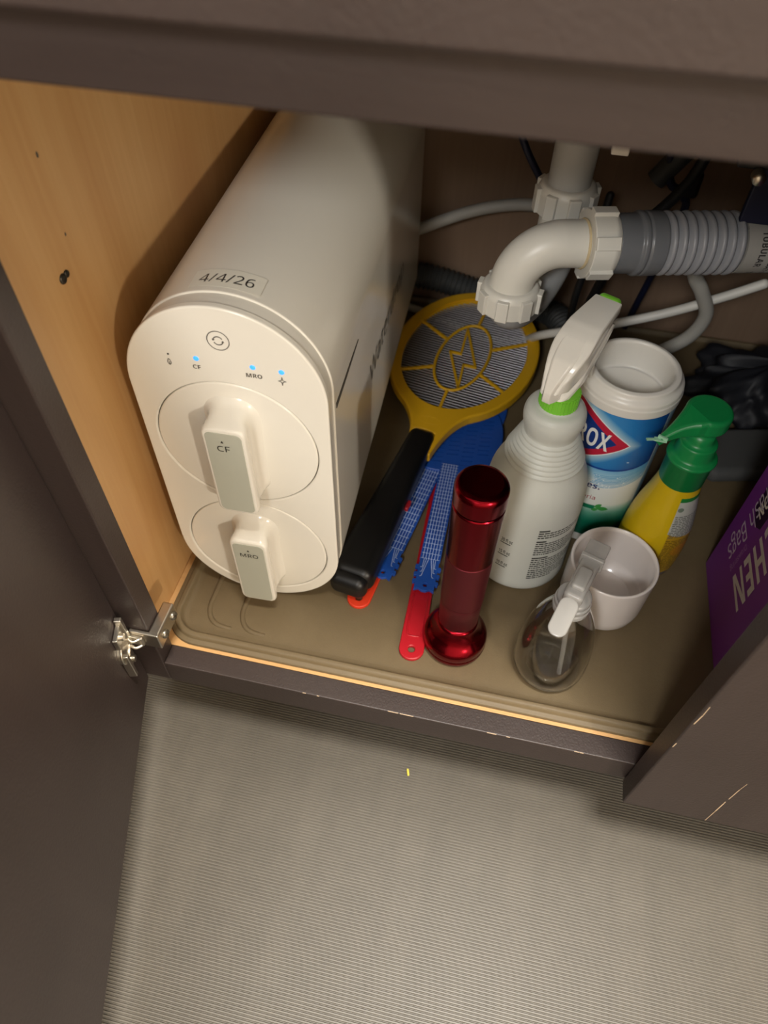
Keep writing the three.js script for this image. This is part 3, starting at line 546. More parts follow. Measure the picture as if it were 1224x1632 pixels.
/* ---------------------------------------------------------------- trigger spray bottle */
{
  const t = thing('spray_bottle', 'milky plastic trigger spray bottle with white head and lime green collar', 'spray bottle', [0.1935, 0.0026, -0.192]);
  const prof = [[0, 0.003], [0.030, 0.003], [0.036, 0, 0.002], [0.0445, 0.0015, 0.006], [0.0458, 0.010], [0.0452, 0.020, 0.003], [0.0450, 0.060], [0.0445, 0.105, 0.01], [0.0425, 0.128, 0.014], [0.0335, 0.147, 0.010]];
  for (let k = 0; k < 7; k++) { const y = 0.1495 + k * 0.0042, r = 0.0330 - k * 0.00168; prof.push([r + 0.0012, y - 0.0004], [r + 0.0012, y + 0.0010], [r - 0.0008, y + 0.0021], [r - 0.0008, y + 0.0028]); }
  prof.push([0.0224, 0.1800, 0.003], [0.0246, 0.1875, 0.003], [0.0254, 0.196, 0.006], [0.0225, 0.2035, 0.005], [0.0135, 0.2055], [0.0125, 0.214]);
  const label = canvas(2048, 1024, (g, w, h) => {                      // u runs round the bottle, v up to 0.214 m
    g.fillStyle = '#dfe2dc'; g.fillRect(0, 0, w, h);
    const U = deg => w * (((deg / 360) % 1 + 1) % 1), Y = y => h * (1 - y);
    g.fillStyle = '#2c2f2c';
    const block = (u0, v0, cols, rows, wd, lh) => { for (let r = 0; r < rows; r++) { let x = u0; const end = u0 + wd * (r === rows - 1 ? 0.6 : 0.94 + 0.06 * rnd()); while (x < end) { const l = 8 + 26 * rnd(); g.fillRect(x, v0 + r * lh, Math.min(l, end - x), lh * 0.5); x += l + 5; } } };
    const u0 = U(12);
    let v = Y(0.44); g.fillRect(u0, v - 8, 70, 9); block(u0, v + 8, 1, 3, 420, 15); v += 72; g.fillRect(u0, v - 8, 66, 9); block(u0, v + 8, 1, 6, 420, 15); v += 118; g.fillRect(u0, v - 8, 110, 9); block(u0, v + 8, 1, 5, 420, 15); block(u0, v + 86, 1, 5, 300, 15);
    for (const [yy, s] of [[0.335, '20 fl oz'], [0.255, '15 fl oz'], [0.175, '10 fl oz']]) { text(g, s, U(-21), Y(yy), 30, '#22241f', { bold: true, sx: 0.82 }); g.fillRect(U(-21) - 44, Y(yy) + 17, 74, 6); }
  });
  label.wrapS = THREE.RepeatWrapping;
  const bm = phy(0xffffff, 0.42, { map: label, transmission: 0.22, thickness: 0, ior: 1.4 });
  const bg = lathe(soft(prof), 96); { const p = bg.attributes.position, uv = bg.attributes.uv; for (let k = 0; k < p.count; k++) uv.setY(k, p.getY(k) / 0.214); }
  mesh('bottle', bg, bm, t).rotation.y = 0.0;
  mesh('liner', lathe(soft([[0, 0.005], [0.042, 0.005, 0.004], [0.0425, 0.06, 0.01], [0.041, 0.11, 0.01], [0, 0.112]]), 48), phy(0xd5d8d2, 0.6, {}), t, 'cloudy liquid inside');
  const ribs = [new THREE.CylinderGeometry(0.0148, 0.0152, 0.0135, 48).translate(0, 0.2125, 0)];
  for (let k = 0; k < 36; k++) { const a = k / 36 * 2 * Math.PI; ribs.push(new THREE.BoxGeometry(0.0012, 0.0125, 0.0012).rotateY(-a).translate(0.0151 * Math.cos(a), 0.2122, 0.0151 * Math.sin(a))); }
  mesh('collar', ribs, M.lime, t, 'ribbed lime green screw collar');
  /* head: side profile s (length) and y, then tapered in width */
  const sp = new THREE.Shape();
  sp.moveTo(-0.0235, 0.2195); sp.quadraticCurveTo(-0.0275, 0.225, -0.0235, 0.2345); sp.quadraticCurveTo(-0.008, 0.258, 0.022, 0.2655); sp.lineTo(0.058, 0.2655); sp.lineTo(0.0605, 0.2495); sp.lineTo(0.050, 0.2370); sp.quadraticCurveTo(0.030, 0.228, 0.014, 0.2205); sp.lineTo(-0.010, 0.2165); sp.closePath();
  const wide = (x, y) => { const s = (x + 0.026) / 0.09; const a = s < 0.35 ? lerp(0.30, 1.0, Math.sin(Math.max(0, s) / 0.35 * Math.PI / 2)) : lerp(1.0, 0.74, (s - 0.35) / 0.65); return a; };
  const shapeHead = (g, flare) => { const p = g.attributes.position; for (let k = 0; k < p.count; k++) { const x = p.getX(k), y = p.getY(k); let f = wide(x, y); if (flare && y < 0.246) f *= 1 + 0.0 * (0.246 - y); p.setZ(k, p.getZ(k) * f); } return toCreasedNormals(g, 0.55); };
  const head = new THREE.ExtrudeGeometry(sp, { depth: 0.0150, bevelEnabled: true, bevelThickness: 0.003, bevelSize: 0.003, bevelOffset: -0.003, bevelSegments: 4, curveSegments: 14 }); head.translate(0, 0, -0.0075);
  const dir = Math.atan2(0.91, 0.41);       // the head points away, to the back right
  const hgroup = mesh('spray_head', shapeHead(head, true), M.whiteGloss, t); hgroup.rotation.y = dir; hgroup.position.set(-0.0015, 0.001, -0.0015);
  /* raised upper shell along each flank leaves the groove seen from the side */
  const up = new THREE.Shape(); up.moveTo(-0.0225, 0.229); up.quadraticCurveTo(-0.0085, 0.2575, 0.022, 0.2662); up.lineTo(0.0585, 0.2668); up.lineTo(0.0592, 0.2575); up.quadraticCurveTo(0.020, 0.2530, -0.012, 0.2275); up.closePath();
  const ug = new THREE.ExtrudeGeometry(up, { depth: 0.0268, bevelEnabled: true, bevelThickness: 0.0016, bevelSize: 0.0016, bevelOffset: -0.0016, bevelSegments: 3, curveSegments: 14 }); ug.translate(0, 0, -0.0134);
  mesh('top_shell', shapeHead(ug, false), M.whiteGloss, hgroup);
  const lo = new THREE.Shape(); lo.moveTo(-0.016, 0.2190); lo.quadraticCurveTo(0.012, 0.2400, 0.0560, 0.2500); lo.lineTo(0.0610, 0.2470); lo.lineTo(0.050, 0.2355); lo.quadraticCurveTo(0.030, 0.2275, 0.014, 0.2200); lo.lineTo(-0.008, 0.2160); lo.closePath();
  const lg = new THREE.ExtrudeGeometry(lo, { depth: 0.0215, bevelEnabled: true, bevelThickness: 0.0035, bevelSize: 0.0025, bevelOffset: -0.0025, bevelSegments: 4, curveSegments: 14 }); lg.translate(0, 0, -0.01075);
  mesh('lower_shell', shapeHead(lg, false), M.whiteGloss, hgroup);
  const noz = new RoundedBoxGeometry(0.009, 0.0185, 0.0185, 4, 0.004).translate(0.0615, 0.2580, 0);
  mesh('nozzle', noz, M.lime, hgroup, 'lime green nozzle tip');
  const tr = new THREE.Shape(); tr.moveTo(0.040, 0.238); tr.lineTo(0.054, 0.240); tr.quadraticCurveTo(0.052, 0.215, 0.058, 0.195); tr.lineTo(0.054, 0.194); tr.quadraticCurveTo(0.044, 0.215, 0.040, 0.238);
  mesh('trigger', extrude(tr, 0.013, 0.0015, 2).translate(0, 0, -0.0065), M.white, hgroup);
}

/* ---------------------------------------------------------------- wipes canister */
{
  const R = 0.0442, t = thing('wipes_canister', 'white wipes canister with blue and green label, lid off', 'canister', [0.2568, 0.0026, -0.2663]);
  mesh('tub', lathe(soft([[0, 0.001], [0.040, 0.001], [0.0430, 0.0002, 0.001], [0.0440, 0.0025, 0.001], [0.0438, 0.012], [R - 0.0006, 0.0125], [R - 0.0006, 0.1735], [0.0436, 0.174]]), 96), M.white, t);
  mesh('lid_ring', lathe(soft([[0.0430, 0.1735], [0.0448, 0.1738, 0.0006], [0.0450, 0.1815, 0.0008], [0.0443, 0.1828, 0.0006], [0.0440, 0.1870, 0.003], [0.0400, 0.1905, 0.002], [0.0392, 0.1945, 0.0014], [0.0350, 0.1955, 0.0014], [0.0333, 0.1935, 0.001], [0.0330, 0.1700], [0.0325, 0.1655], [0, 0.1650]]), 96), M.white, t, 'white rim round the open top');
  const label = canvas(2048, 1184, (g, w, h) => {                        // u: 0..1 = 360 degrees, v: 0.0125..0.1735
    const U = d => w * (0.5 + d / 360), Y = v => h * (1 - v);           // d degrees from the label's centre line, v 0..1
    let gr = g.createLinearGradient(0, 0, 0, h);
    g.fillStyle = '#0f4f9e'; g.fillRect(0, 0, w, h * 0.5);
    gr = g.createRadialGradient(U(-42), Y(0.84), 60, U(-42), Y(0.84), 660); gr.addColorStop(0, '#4aa0d8'); gr.addColorStop(0.55, '#2a7cc0'); gr.addColorStop(1, '#0a3c86');
    g.fillStyle = gr; g.fillRect(0, 0, w, h * 0.55);
    gr = g.createLinearGradient(0, Y(0.62), 0, Y(0)); gr.addColorStop(0, '#58a6da'); gr.addColorStop(0.12, '#a5d0e8'); gr.addColorStop(0.24, '#edf0ee'); gr.addColorStop(0.52, '#e4e8e2'); gr.addColorStop(0.66, '#5fa58c'); gr.addColorStop(0.8, '#0b6a50'); gr.addColorStop(1, '#065240');
    g.fillStyle = gr; g.beginPath(); g.moveTo(0, h); g.lineTo(0, Y(0.60)); g.lineTo(U(-80), Y(0.63)); g.quadraticCurveTo(U(-10), Y(0.545), U(75), Y(0.64)); g.lineTo(w, Y(0.62)); g.lineTo(w, h); g.fill();
    g.strokeStyle = '#0b3f92'; g.lineWidth = 16; g.beginPath(); g.moveTo(U(-80), Y(0.635)); g.quadraticCurveTo(U(-10), Y(0.55), U(75), Y(0.645)); g.stroke();
    g.strokeStyle = 'rgba(80,160,212,0.75)'; for (let k = 0; k < 9; k++) { g.lineWidth = 4 + 9 * rnd(); g.beginPath(); const y = 0.50 + 0.012 * k; g.moveTo(U(-5 + 6 * rnd()), Y(y - 0.05)); g.quadraticCurveTo(U(35), Y(y - 0.055), U(72), Y(y + 0.03)); g.stroke(); }
    g.fillStyle = 'rgba(240,248,252,0.8)'; for (let k = 0; k < 40; k++) { g.beginPath(); g.arc(U(-10 + 80 * rnd()), Y(0.43 + 0.12 * rnd()), 2 + 4 * rnd(), 0, 7); g.fill(); }
    /* logo: blue lozenge with a red border */
    const cx = U(-47), cy = Y(0.80), dia = (sx, sy, col) => { g.fillStyle = col; g.beginPath(); g.moveTo(cx - sx, cy); g.lineTo(cx - sx * 0.94, cy - sy * 0.10); g.quadraticCurveTo(cx - sx * 0.3, cy - sy * 0.95, cx, cy - sy); g.quadraticCurveTo(cx + sx * 0.3, cy - sy * 0.95, cx + sx * 0.94, cy - sy * 0.10); g.lineTo(cx + sx, cy); g.lineTo(cx + sx * 0.94, cy + sy * 0.10); g.quadraticCurveTo(cx + sx * 0.3, cy + sy * 0.95, cx, cy + sy); g.quadraticCurveTo(cx - sx * 0.3, cy + sy * 0.95, cx - sx * 0.94, cy + sy * 0.10); g.fill(); };
    for (let k = 9; k > 0; k--) dia(414 + 9 * k, 236 + 8 * k, 'rgba(246,248,236,0.10)');
    dia(414, 236, '#e9eef2'); dia(402, 226, '#c11f3c'); dia(322, 176, '#10357f');
    text(g, 'CLOROX', cx + 40, cy + 6, 208, '#f1f1ec', { bold: true, sx: 0.58 });
    text(g, '™', U(30), Y(0.665), 26, '#e5eef2');
    text(g, 'Disinfecting Wipes.', U(10), Y(0.45), 74, '#2a2f66', { align: 'right', bold: true });
    text(g, 'Kills Viruses & Bacteria', U(9), Y(0.35), 56, '#a32a38', { align: 'right' });
    g.fillStyle = '#0d7a55'; g.fillRect(U(-70), Y(0.285), 460, 40); text(g, 'Fresh Scent', U(-34), Y(0.268), 34, '#eaf3ee', { bold: true });
    g.fillStyle = '#3f9a4a'; for (const [x, y, r, l, q] of [[U(21), Y(0.262), 0.15, 90, 26], [U(15), Y(0.285), -0.7, 60, 22], [U(12), Y(0.25), 2.8, 50, 20]]) { g.save(); g.translate(x, y); g.rotate(r); g.beginPath(); g.moveTo(-l / 2, 0); g.quadraticCurveTo(0, -q * 1.6, l / 2, 0); g.quadraticCurveTo(0, q * 1.6, -l / 2, 0); g.fill(); g.restore(); }
    text(g, '35 wet wipes', U(-30), Y(0.215), 30, '#124e48');
    /* seam strip and the small print beyond it */
    g.fillStyle = '#7fa3b8'; g.fillRect(U(64), 0, U(180) - U(64), h); g.fillStyle = '#c9d6d8'; g.fillRect(U(64), 0, 10, h);
    g.fillStyle = '#3c5878'; for (let k = 0; k < 60; k++) { const y = 30 + k * 19; let x = U(72) + 20 * (k % 7 === 0); while (x < U(165)) { const l = 12 + 40 * rnd(); if (k % 9) g.fillRect(x, y, l, 7); x += l + 9; } }
  });
  const lm = phy(0xffffff, 0.3, { map: label, clearcoat: 0.3, clearcoatRoughness: 0.15 });
  const lg = new THREE.CylinderGeometry(R, R, 0.161, 128, 1, true).translate(0, 0.093, 0);
  const lab = mesh('label', lg, lm, t); lab.rotation.y = Math.PI - 0.20 + Math.PI;   // turned so that the label's centre faces the viewer
  lab.rotation.y = Math.PI + (-0.20);
}

/* ---------------------------------------------------------------- dish soap bottle */
{
  const t = thing('soap_bottle', 'yellow squeeze soap bottle with green flip pump top, beside the canister', 'soap bottle', [0.3163, 0.0026, -0.2165]);
  const label = canvas(1024, 1024, (g, w, h) => {
    const U = d => w * (0.5 + d / 360), Y = v => h * (1 - v / 0.113);
    g.fillStyle = '#cfae12'; g.fillRect(0, 0, w, h);
    const x0 = U(28), x1 = U(118);
    g.fillStyle = '#b08a1e'; g.fillRect(x0, Y(0.068), x1 - x0, Y(0.0) - Y(0.068));
    g.fillStyle = '#b4b6ae'; g.beginPath(); g.moveTo(x0, Y(0.102)); g.lineTo(x1, Y(0.102)); g.lineTo(x1, Y(0.06)); g.quadraticCurveTo(U(60), Y(0.062), x0 - 6, Y(0.068)); g.fill();
    g.fillStyle = '#1e7a33'; g.fillRect(x0, Y(0.106), x1 - x0, 38);
    g.fillStyle = '#6f7d6c'; g.beginPath(); g.arc(U(36), Y(0.094), 20, 0, 7); g.fill();
    const lines = (va, vb, col, lh) => { g.fillStyle = col; for (let y = Y(va); y < Y(vb); y += lh) { let x = x0 + 8 * rnd(); while (x < x1 - 10) { const l = 8 + 26 * rnd(); g.fillRect(x, y, l, lh * 0.42); x += l + 6; } } };
    lines(0.087, 0.064, '#4a4f48', 17); lines(0.060, 0.018, '#5c4a12', 18);
    for (const [u, v, r] of [[70, 0.045, 70], [95, 0.03, 60]]) { g.fillStyle = 'rgba(196,120,20,0.5)'; g.beginPath(); g.arc(U(u), Y(v), r, 0, 7); g.fill(); }
    g.fillStyle = '#5a5560'; g.fillRect(x0 - 40, Y(0.013), 150, 60);
  });
  const bg = lathe(soft([[0, 0.002], [0.022, 0.0005], [0.0278, 0.0015, 0.004], [0.0300, 0.012, 0.006], [0.0312, 0.035, 0.015], [0.0292, 0.070, 0.02], [0.0215, 0.105, 0.014], [0.0186, 0.1225]]), 96);
  { const p = bg.attributes.position, uv = bg.attributes.uv; for (let k = 0; k < p.count; k++) uv.setY(k, p.getY(k) / 0.1225); }
  mesh('bottle', bg, phy(0xffffff, 0.35, { map: label, clearcoat: 0.2 }), t).rotation.y = Math.PI - 0.36;
  mesh('cap', lathe(soft([[0.0150, 0.1118], [0.0192, 0.1120, 0.0008], [0.0196, 0.1380, 0.0006], [0.0186, 0.1385]]), 72), M.greenDeep, t, 'deep green screw cap').position.y = 0.010;
  mesh('flange', lathe(soft([[0.0150, 0.1382], [0.0212, 0.1386, 0.0012], [0.0212, 0.1412, 0.0012], [0.0166, 0.1440, 0.002], [0.0158, 0.1570, 0.0014], [0.0120, 0.1585], [0.0112, 0.1612, 0.001], [0.0104, 0.1700], [0, 0.1700]]), 72), M.green, t).position.y = 0.010;
  /* teardrop thumb pad that narrows to the spout */
  const pad = new THREE.Shape(); pad.moveTo(-0.0385, -0.0026); pad.quadraticCurveTo(-0.022, -0.0046, -0.012, -0.0120); pad.absarc(0.0055, 0, 0.0188, -2.3, 2.3); pad.quadraticCurveTo(-0.022, 0.0046, -0.0385, 0.0026); pad.closePath();
  const pg = extrude(pad, 0.0165, 0.0038, 5).rotateX(-Math.PI / 2);
  { const p = pg.attributes.position; for (let k = 0; k < p.count; k++) { const s = Math.min(1, Math.max(0, (-p.getX(k) - 0.006) / 0.034)); p.setY(k, p.getY(k) * lerp(1, 0.42, s) - 0.0085 * s * s + 0.002); } pg.computeVertexNormals(); }
  const pump = mesh('pump_top', pg, M.green, t); pump.position.set(-0.0055, 0.1798, -0.002); pump.rotation.y = 0.62;
  mesh('torn_tab', [new THREE.BoxGeometry(0.004, 0.0012, 0.010).rotateY(0.9).translate(-0.038, 0.0005, 0.001), new THREE.BoxGeometry(0.009, 0.001, 0.0022).rotateY(-0.4).translate(-0.043, -0.0006, -0.003), new THREE.BoxGeometry(0.0016, 0.004, 0.008).rotateY(0.5).translate(-0.0365, 0.0018, 0.0015)], std(0x9ecfae, 0.6), pump, 'pale torn plastic tab');
}

/* ---------------------------------------------------------------- ceramic cup */
tag(mesh('ceramic_cup', lathe(soft([[0, 0.0018], [0.033, 0.0018], [0.0355, 0.0, 0.0008], [0.0375, 0.0012, 0.002], [0.0392, 0.010, 0.004], [0.0395, 0.0585, 0.001], [0.0394, 0.0612, 0.0014], [0.0376, 0.0618, 0.0014], [0.0360, 0.0590, 0.0012], [0.0356, 0.014, 0.004], [0.0310, 0.0085, 0.003], [0.0285, 0.0062, 0.001], [0.0270, 0.0066, 0.001], [0, 0.0064]], 5), 96).translate(0.2763, 0.0026, -0.1579), M.ceramic), 'short white ceramic cup without a handle, in front of the canister', 'cup');

/* ---------------------------------------------------------------- small clear spray bottle */
{
  const t = thing('mini_spray_bottle', 'small empty clear spray bottle in front of the white cup', 'spray bottle', [0.2328, 0.0026, -0.0760]);
  mesh('bottle', lathe(soft([[0, 0.0035], [0.012, 0.003], [0.022, 0.0004, 0.003], [0.0300, 0.0016, 0.006], [0.0325, 0.012, 0.008], [0.0320, 0.035, 0.012], [0.0290, 0.062, 0.02], [0.0205, 0.088, 0.016], [0.0130, 0.0985, 0.004], [0.0118, 0.1000], [0.0118, 0.1080], [0.0106, 0.1080], [0.0106, 0.0995], [0.0120, 0.0975, 0.004], [0.0194, 0.0872, 0.016], [0.0278, 0.0618, 0.02], [0.0308, 0.035, 0.012], [0.0312, 0.012, 0.008], [0.0288, 0.0034, 0.004], [0.0215, 0.0022, 0.002], [0.012, 0.0048], [0, 0.0053]], 5), 96), M.clear, t);
  mesh('base_ring', new THREE.TorusGeometry(0.0185, 0.0009, 8, 64).rotateX(Math.PI / 2).translate(0, 0.0042, 0), M.clear, t);
  mesh('collar', [lathe(soft([[0.0105, 0.0985], [0.0150, 0.0988, 0.001], [0.0150, 0.1035, 0.001], [0.0135, 0.1045, 0.0006], [0.0146, 0.1055, 0.0008], [0.0146, 0.1095, 0.001], [0.0130, 0.1105, 0.0006], [0.0138, 0.1115, 0.0008], [0.0136, 0.1155, 0.002], [0.0090, 0.1180], [0, 0.1180]]), 64)], M.frost, t, 'frosted ribbed collar');
  mesh('dip_tube', tube([[0.001, 0.112, 0.001], [0.002, 0.08, 0.004], [0.006, 0.045, 0.008], [0.010, 0.008, 0.011]], 0.0022, 40, 12), M.frost, t);
  const head = new THREE.Group(); head.name = 'spray_head'; head.position.set(0, 0.1175, 0); head.rotation.y = Math.atan2(0.07, 0.024); t.add(head);   // +x of the head points away
  mesh('pump_body', [new RoundedBoxGeometry(0.044, 0.013, 0.0155, 4, 0.004).translate(0.008, 0.0075, 0), new RoundedBoxGeometry(0.022, 0.006, 0.011, 4, 0.0028).translate(0.004, 0.0150, 0), new THREE.CylinderGeometry(0.0075, 0.0085, 0.006, 32).translate(0, -0.0005, 0)], M.frost, head);
  mesh('nozzle', [new RoundedBoxGeometry(0.0175, 0.0125, 0.0175, 3, 0.0016).translate(0.0365, 0.0095, 0), new RoundedBoxGeometry(0.004, 0.0140, 0.0190, 3, 0.001).translate(0.0275, 0.0095, 0)], M.frost, head);
  const lv = extrude(roundRect(0.032, 0.0150, 0.0068), 0.0034, 0.001, 3).rotateX(-Math.PI / 2).translate(-0.016, 0, 0); lv.rotateZ(0.42).translate(-0.012, 0.0085, 0);
  mesh('trigger', lv, M.frost, head);
}

/* ---------------------------------------------------------------- box of kitchen bags, standing on its end */
{
  const x0 = 0.3805, x1 = 0.47, z0 = -0.2235, z1 = -0.026, h = 0.30;
  const t = thing('bag_box', 'purple cardboard box of kitchen bags standing behind the shut door', 'box', [0, 0.0026, 0]);
  mesh('carton', slab(x0, x1, 0, h, z0, z1, 0.0012), M.purpleSide, t);
  const tex = canvas(1536, 1008, (g, w, hh) => {                          // reading direction = downwards on the box; top of letters towards the door
    const k = w / h;                                                     // pixels per metre, canvas x = h - y, canvas y = z1 - z
    const X = y => (h - y) * k, Z = z => (z1 - z) * k;
    g.fillStyle = '#7d3590'; g.fillRect(0, 0, w, hh);
    g.fillStyle = '#8d459c'; g.beginPath(); g.ellipse(X(0.19), Z(-0.15), 380, 160, -0.1, 0, 7); g.fill();
    g.fillStyle = '#2c1033'; g.beginPath(); g.moveTo(X(0.30), Z(-0.170)); g.lineTo(X(0.118), Z(-0.174)); g.lineTo(X(0.110), Z(-0.184)); g.lineTo(X(0.116), Z(-0.202)); g.lineTo(X(0.30), Z(-0.206)); g.fill();
    text(g, 'ODOR PROTECTION', X(0.1185), Z(-0.190), 92, '#e9e2d2', { bold: true, align: 'right', sx: 0.85 });
    text(g, 'KITCHEN', X(0.0545), Z(-0.1475), 272, '#d8d2cf', { bold: true, align: 'right', sx: 0.62 });
    text(g, 'Drawstring', X(0.0535), Z(-0.1765), 44, '#a985b2', { align: 'right', sx: 0.9 });
    text(g, 'Trash Bags', X(0.0525), Z(-0.194), 142, '#c9bccd', { align: 'right', sx: 0.74 });
  });
  const pm = std(0xffffff, 0.45, { map: tex });
  const pg = new THREE.PlaneGeometry(h - 0.003, z1 - z0 - 0.003);
  const p = mesh('printed_face', pg, pm, t);
  /* canvas right -> world -y, canvas up -> world +z, normal -> world -x */
  p.matrixAutoUpdate = true; p.quaternion.setFromRotationMatrix(new THREE.Matrix4().makeBasis(V(0, -1, 0), V(0, 0, 1), V(-1, 0, 0)));
  p.position.set(x0 - 0.0002, h / 2, (z0 + z1) / 2);
}

/* ---------------------------------------------------------------- drain trap and hoses */
{
  const t = thing('drain_trap', 'white plastic P-trap under the sink with slip nuts', 'drain pipe', [0, 0, 0]);
  const tx = 0.1745, tz = -0.39, ux = 0.1405, uz = -0.3045;
  mesh('tailpiece', new THREE.CylinderGeometry(0.0188, 0.0188, 0.20, 40).translate(tx, 0.375, tz), M.pvcGrey, t);
  mesh('trap_inlet', lathe(soft([[0.0205, 0.22], [0.0205, 0.262], [0.0225, 0.268]]), 40).translate(tx, 0, tz), M.pvc, t);
  const nut = (rIn, rOut, hgt, lugs) => {
    const g = [lathe(soft([[rIn, 0], [rOut, 0, 0.001], [rOut, hgt * 0.78, 0.002], [rOut - 0.003, hgt, 0.002], [rIn, hgt]]), 48)];
    for (let k = 0; k < lugs; k++) { const a = k / lugs * 2 * Math.PI + 0.3; g.push(new RoundedBoxGeometry(0.0052, hgt * 0.86, 0.0105, 2, 0.0009).translate(rOut, hgt * 0.44, 0).rotateY(a)); }
    return merge(g);
  };
  const n1 = mesh('slip_nut', nut(0.0186, 0.0262, 0.0255, 8), M.pvc, t); n1.position.set(tx, 0.2615, tz);
  const n2 = mesh('slip_nut', nut(0.0186, 0.0262, 0.0225, 8), M.pvc, t); n2.position.set(ux, 0.2130, uz); n2.rotation.y = 0.35;
  /* U bend */
  const u = []; for (let k = 0; k <= 24; k++) { const a = Math.PI * k / 24, c = (1 - Math.cos(a)) / 2; u.push([lerp(tx, ux, c), 0.222 - 0.026 * Math.sin(a), lerp(tz, uz, c)]); }
  mesh('u_bend', tube([[tx, 0.235, tz], ...u.slice(1, -1), [ux, 0.2285, uz]], 0.0203, 70, 28), M.pvcGrey, t);
  /* elbow from the front nut up and over to the right */
  const dx = Math.cos(0.30), dz = -Math.sin(0.30), rb = 0.0375, el = [];
  for (let k = 0; k <= 20; k++) { const a = Math.PI / 2 * k / 20; el.push([ux + dx * rb * (1 - Math.cos(a)), 0.2335 + rb * Math.sin(a), uz + dz * rb * (1 - Math.cos(a))]); }
  const ey = 0.271, ex = d => [ux + dx * d, ey - 0.03 * (d - 0.0375), uz + dz * d];
  mesh('elbow', tube([[ux, 0.215, uz], [ux, 0.226, uz], ...el, ex(0.05), ex(0.062)], 0.0192, 80, 32), M.pvc, t);
  const axis = V(dx, -0.03, dz).normalize(), q = new THREE.Quaternion().setFromUnitVectors(V(0, 1, 0), axis);
  const put = (o, d) => { o.position.set(...ex(d)); o.quaternion.copy(q); return o; };
  put(mesh('slip_nut', nut(0.0188, 0.0275, 0.0235, 6), M.pvc, t), 0.0560);
  put(mesh('weld_bead', new THREE.TorusGeometry(0.0192, 0.0012, 8, 60).rotateX(Math.PI / 2), std(0xc9b792, 0.7), t, 'rough yellowed sealant bead'), 0.0545);
  const f = thing('flexible_drain', 'grey flexible drain connector running to the right of the trap', 'drain pipe', ex(0.0790)); f.quaternion.copy(q);
  mesh('coupling', lathe(soft([[0.019, 0], [0.0238, 0, 0.001], [0.0242, 0.018, 0.001], [0.0262, 0.0200, 0.001], [0.0262, 0.0230, 0.001], [0.0250, 0.0245, 0.0006], [0.0262, 0.0262, 0.001], [0.0258, 0.0400, 0.002], [0.020, 0.0410]]), 56), M.rubberGrey, f, 'dark rubber coupling');
  const bp = [[0.021, 0.040]]; for (let k = 0; k < 8; k++) { const y = 0.041 + k * 0.0083; bp.push([0.0214, y], [0.0250, y + 0.0014], [0.0260, y + 0.0034], [0.0254, y + 0.0056], [0.0214, y + 0.0074]); } bp.push([0.021, 0.108]);
  mesh('bellows', lathe(bp, 56), M.flexGrey, f, 'ribbed bellows');
  const st = canvas(1024, 512, (g, w, h) => { g.fillStyle = '#a19e98'; g.fillRect(0, 0, w, h); for (let k = 0; k < 4; k++) { text(g, 'TUBULAR', w * (0.09 + 0.25 * k), h * 0.84, 46, '#2a2626', { bold: true }); text(g, '1 1/2 NO BAT', w * (0.11 + 0.25 * k), h * 0.72, 40, '#2a2626', { bold: true }); text(g, '1 7/8 IN', w * (0.09 + 0.25 * k), h * 0.60, 40, '#2a2626', { bold: true }); } });
  const sl = mesh('sleeve', new THREE.CylinderGeometry(0.0245, 0.0245, 0.09, 56, 1, false), std(0xffffff, 0.6, { map: st }), f, 'pale printed sleeve'); sl.position.y = 0.152; sl.rotation.y = 2.6;
}
const hose = (name, label, pts, r, mat, cat = 'hose') => tag(mesh(name, capped(pts, r, 90, 12), mat), label, cat);
hose('drain_hose', 'thick off-white hose looping from behind the filter to the trap', [[-0.04, 0.085, -0.575], [-0.008, 0.108, -0.572], [0.0152, 0.1207, -0.570], [0.0688, 0.1483, -0.570], [0.112, 0.1633, -0.570], [0.150, 0.1705, -0.566], [0.172, 0.165, -0.558], [0.178, 0.14, -0.555], [0.172, 0.10, -0.57], [0.165, 0.062, -0.588]], 0.0070, M.hoseGrey);
hose('water_tube', 'slim white water tube passing under the racket and behind the canister', [[-0.03, 0.0085, -0.578], [0.0107, 0.0085, -0.5655], [0.029, 0.0085, -0.5598], [0.0701, 0.0085, -0.5442], [0.115, 0.0085, -0.526], [0.145, 0.0088, -0.522], [0.170, 0.030, -0.505], [0.1878, 0.070, -0.465], [0.2453, 0.1105, -0.44], [0.3044, 0.1368, -0.44], [0.352, 0.164, -0.44], [0.385, 0.185, -0.44]], 0.0050, M.hoseWhite);
hose('drain_hose', 'grey hose hanging in a bend behind the canister and the soap bottle', [[0.302, 0.235, -0.405], [0.3135, 0.197, -0.42], [0.3262, 0.179, -0.422], [0.3395, 0.153, -0.424], [0.3345, 0.127, -0.424], [0.316, 0.105, -0.424], [0.285, 0.075, -0.43], [0.25, 0.05, -0.45]], 0.0072, M.hoseGrey);
hose('water_tube', 'navy blue tube coming down behind the drain nut', [[0.110, 0.40, -0.46], [0.1195, 0.315, -0.46], [0.1252, 0.2919, -0.46], [0.1323, 0.2781, -0.46], [0.1404, 0.266, -0.46], [0.153, 0.247, -0.462], [0.180, 0.20, -0.472], [0.192, 0.12, -0.508], [0.188, 0.056, -0.55]], 0.0036, M.hoseNavy);
hose('water_tube', 'black tube crossing behind the ribbed drain connector', [[0.305, 0.36, -0.47], [0.292, 0.285, -0.46], [0.28, 0.254, -0.46], [0.265, 0.227, -0.465], [0.248, 0.19, -0.48], [0.235, 0.1, -0.51], [0.236, 0.015, -0.575]], 0.0055, M.hoseBlack);
hose('power_cable', 'black cable bundle dropping left of the spray head', [[0.222, 0.23, -0.49], [0.2165, 0.17, -0.478], [0.2125, 0.12, -0.478], [0.214, 0.08, -0.495], [0.216, 0.058, -0.512]], 0.0042, M.hoseBlack, 'cable');
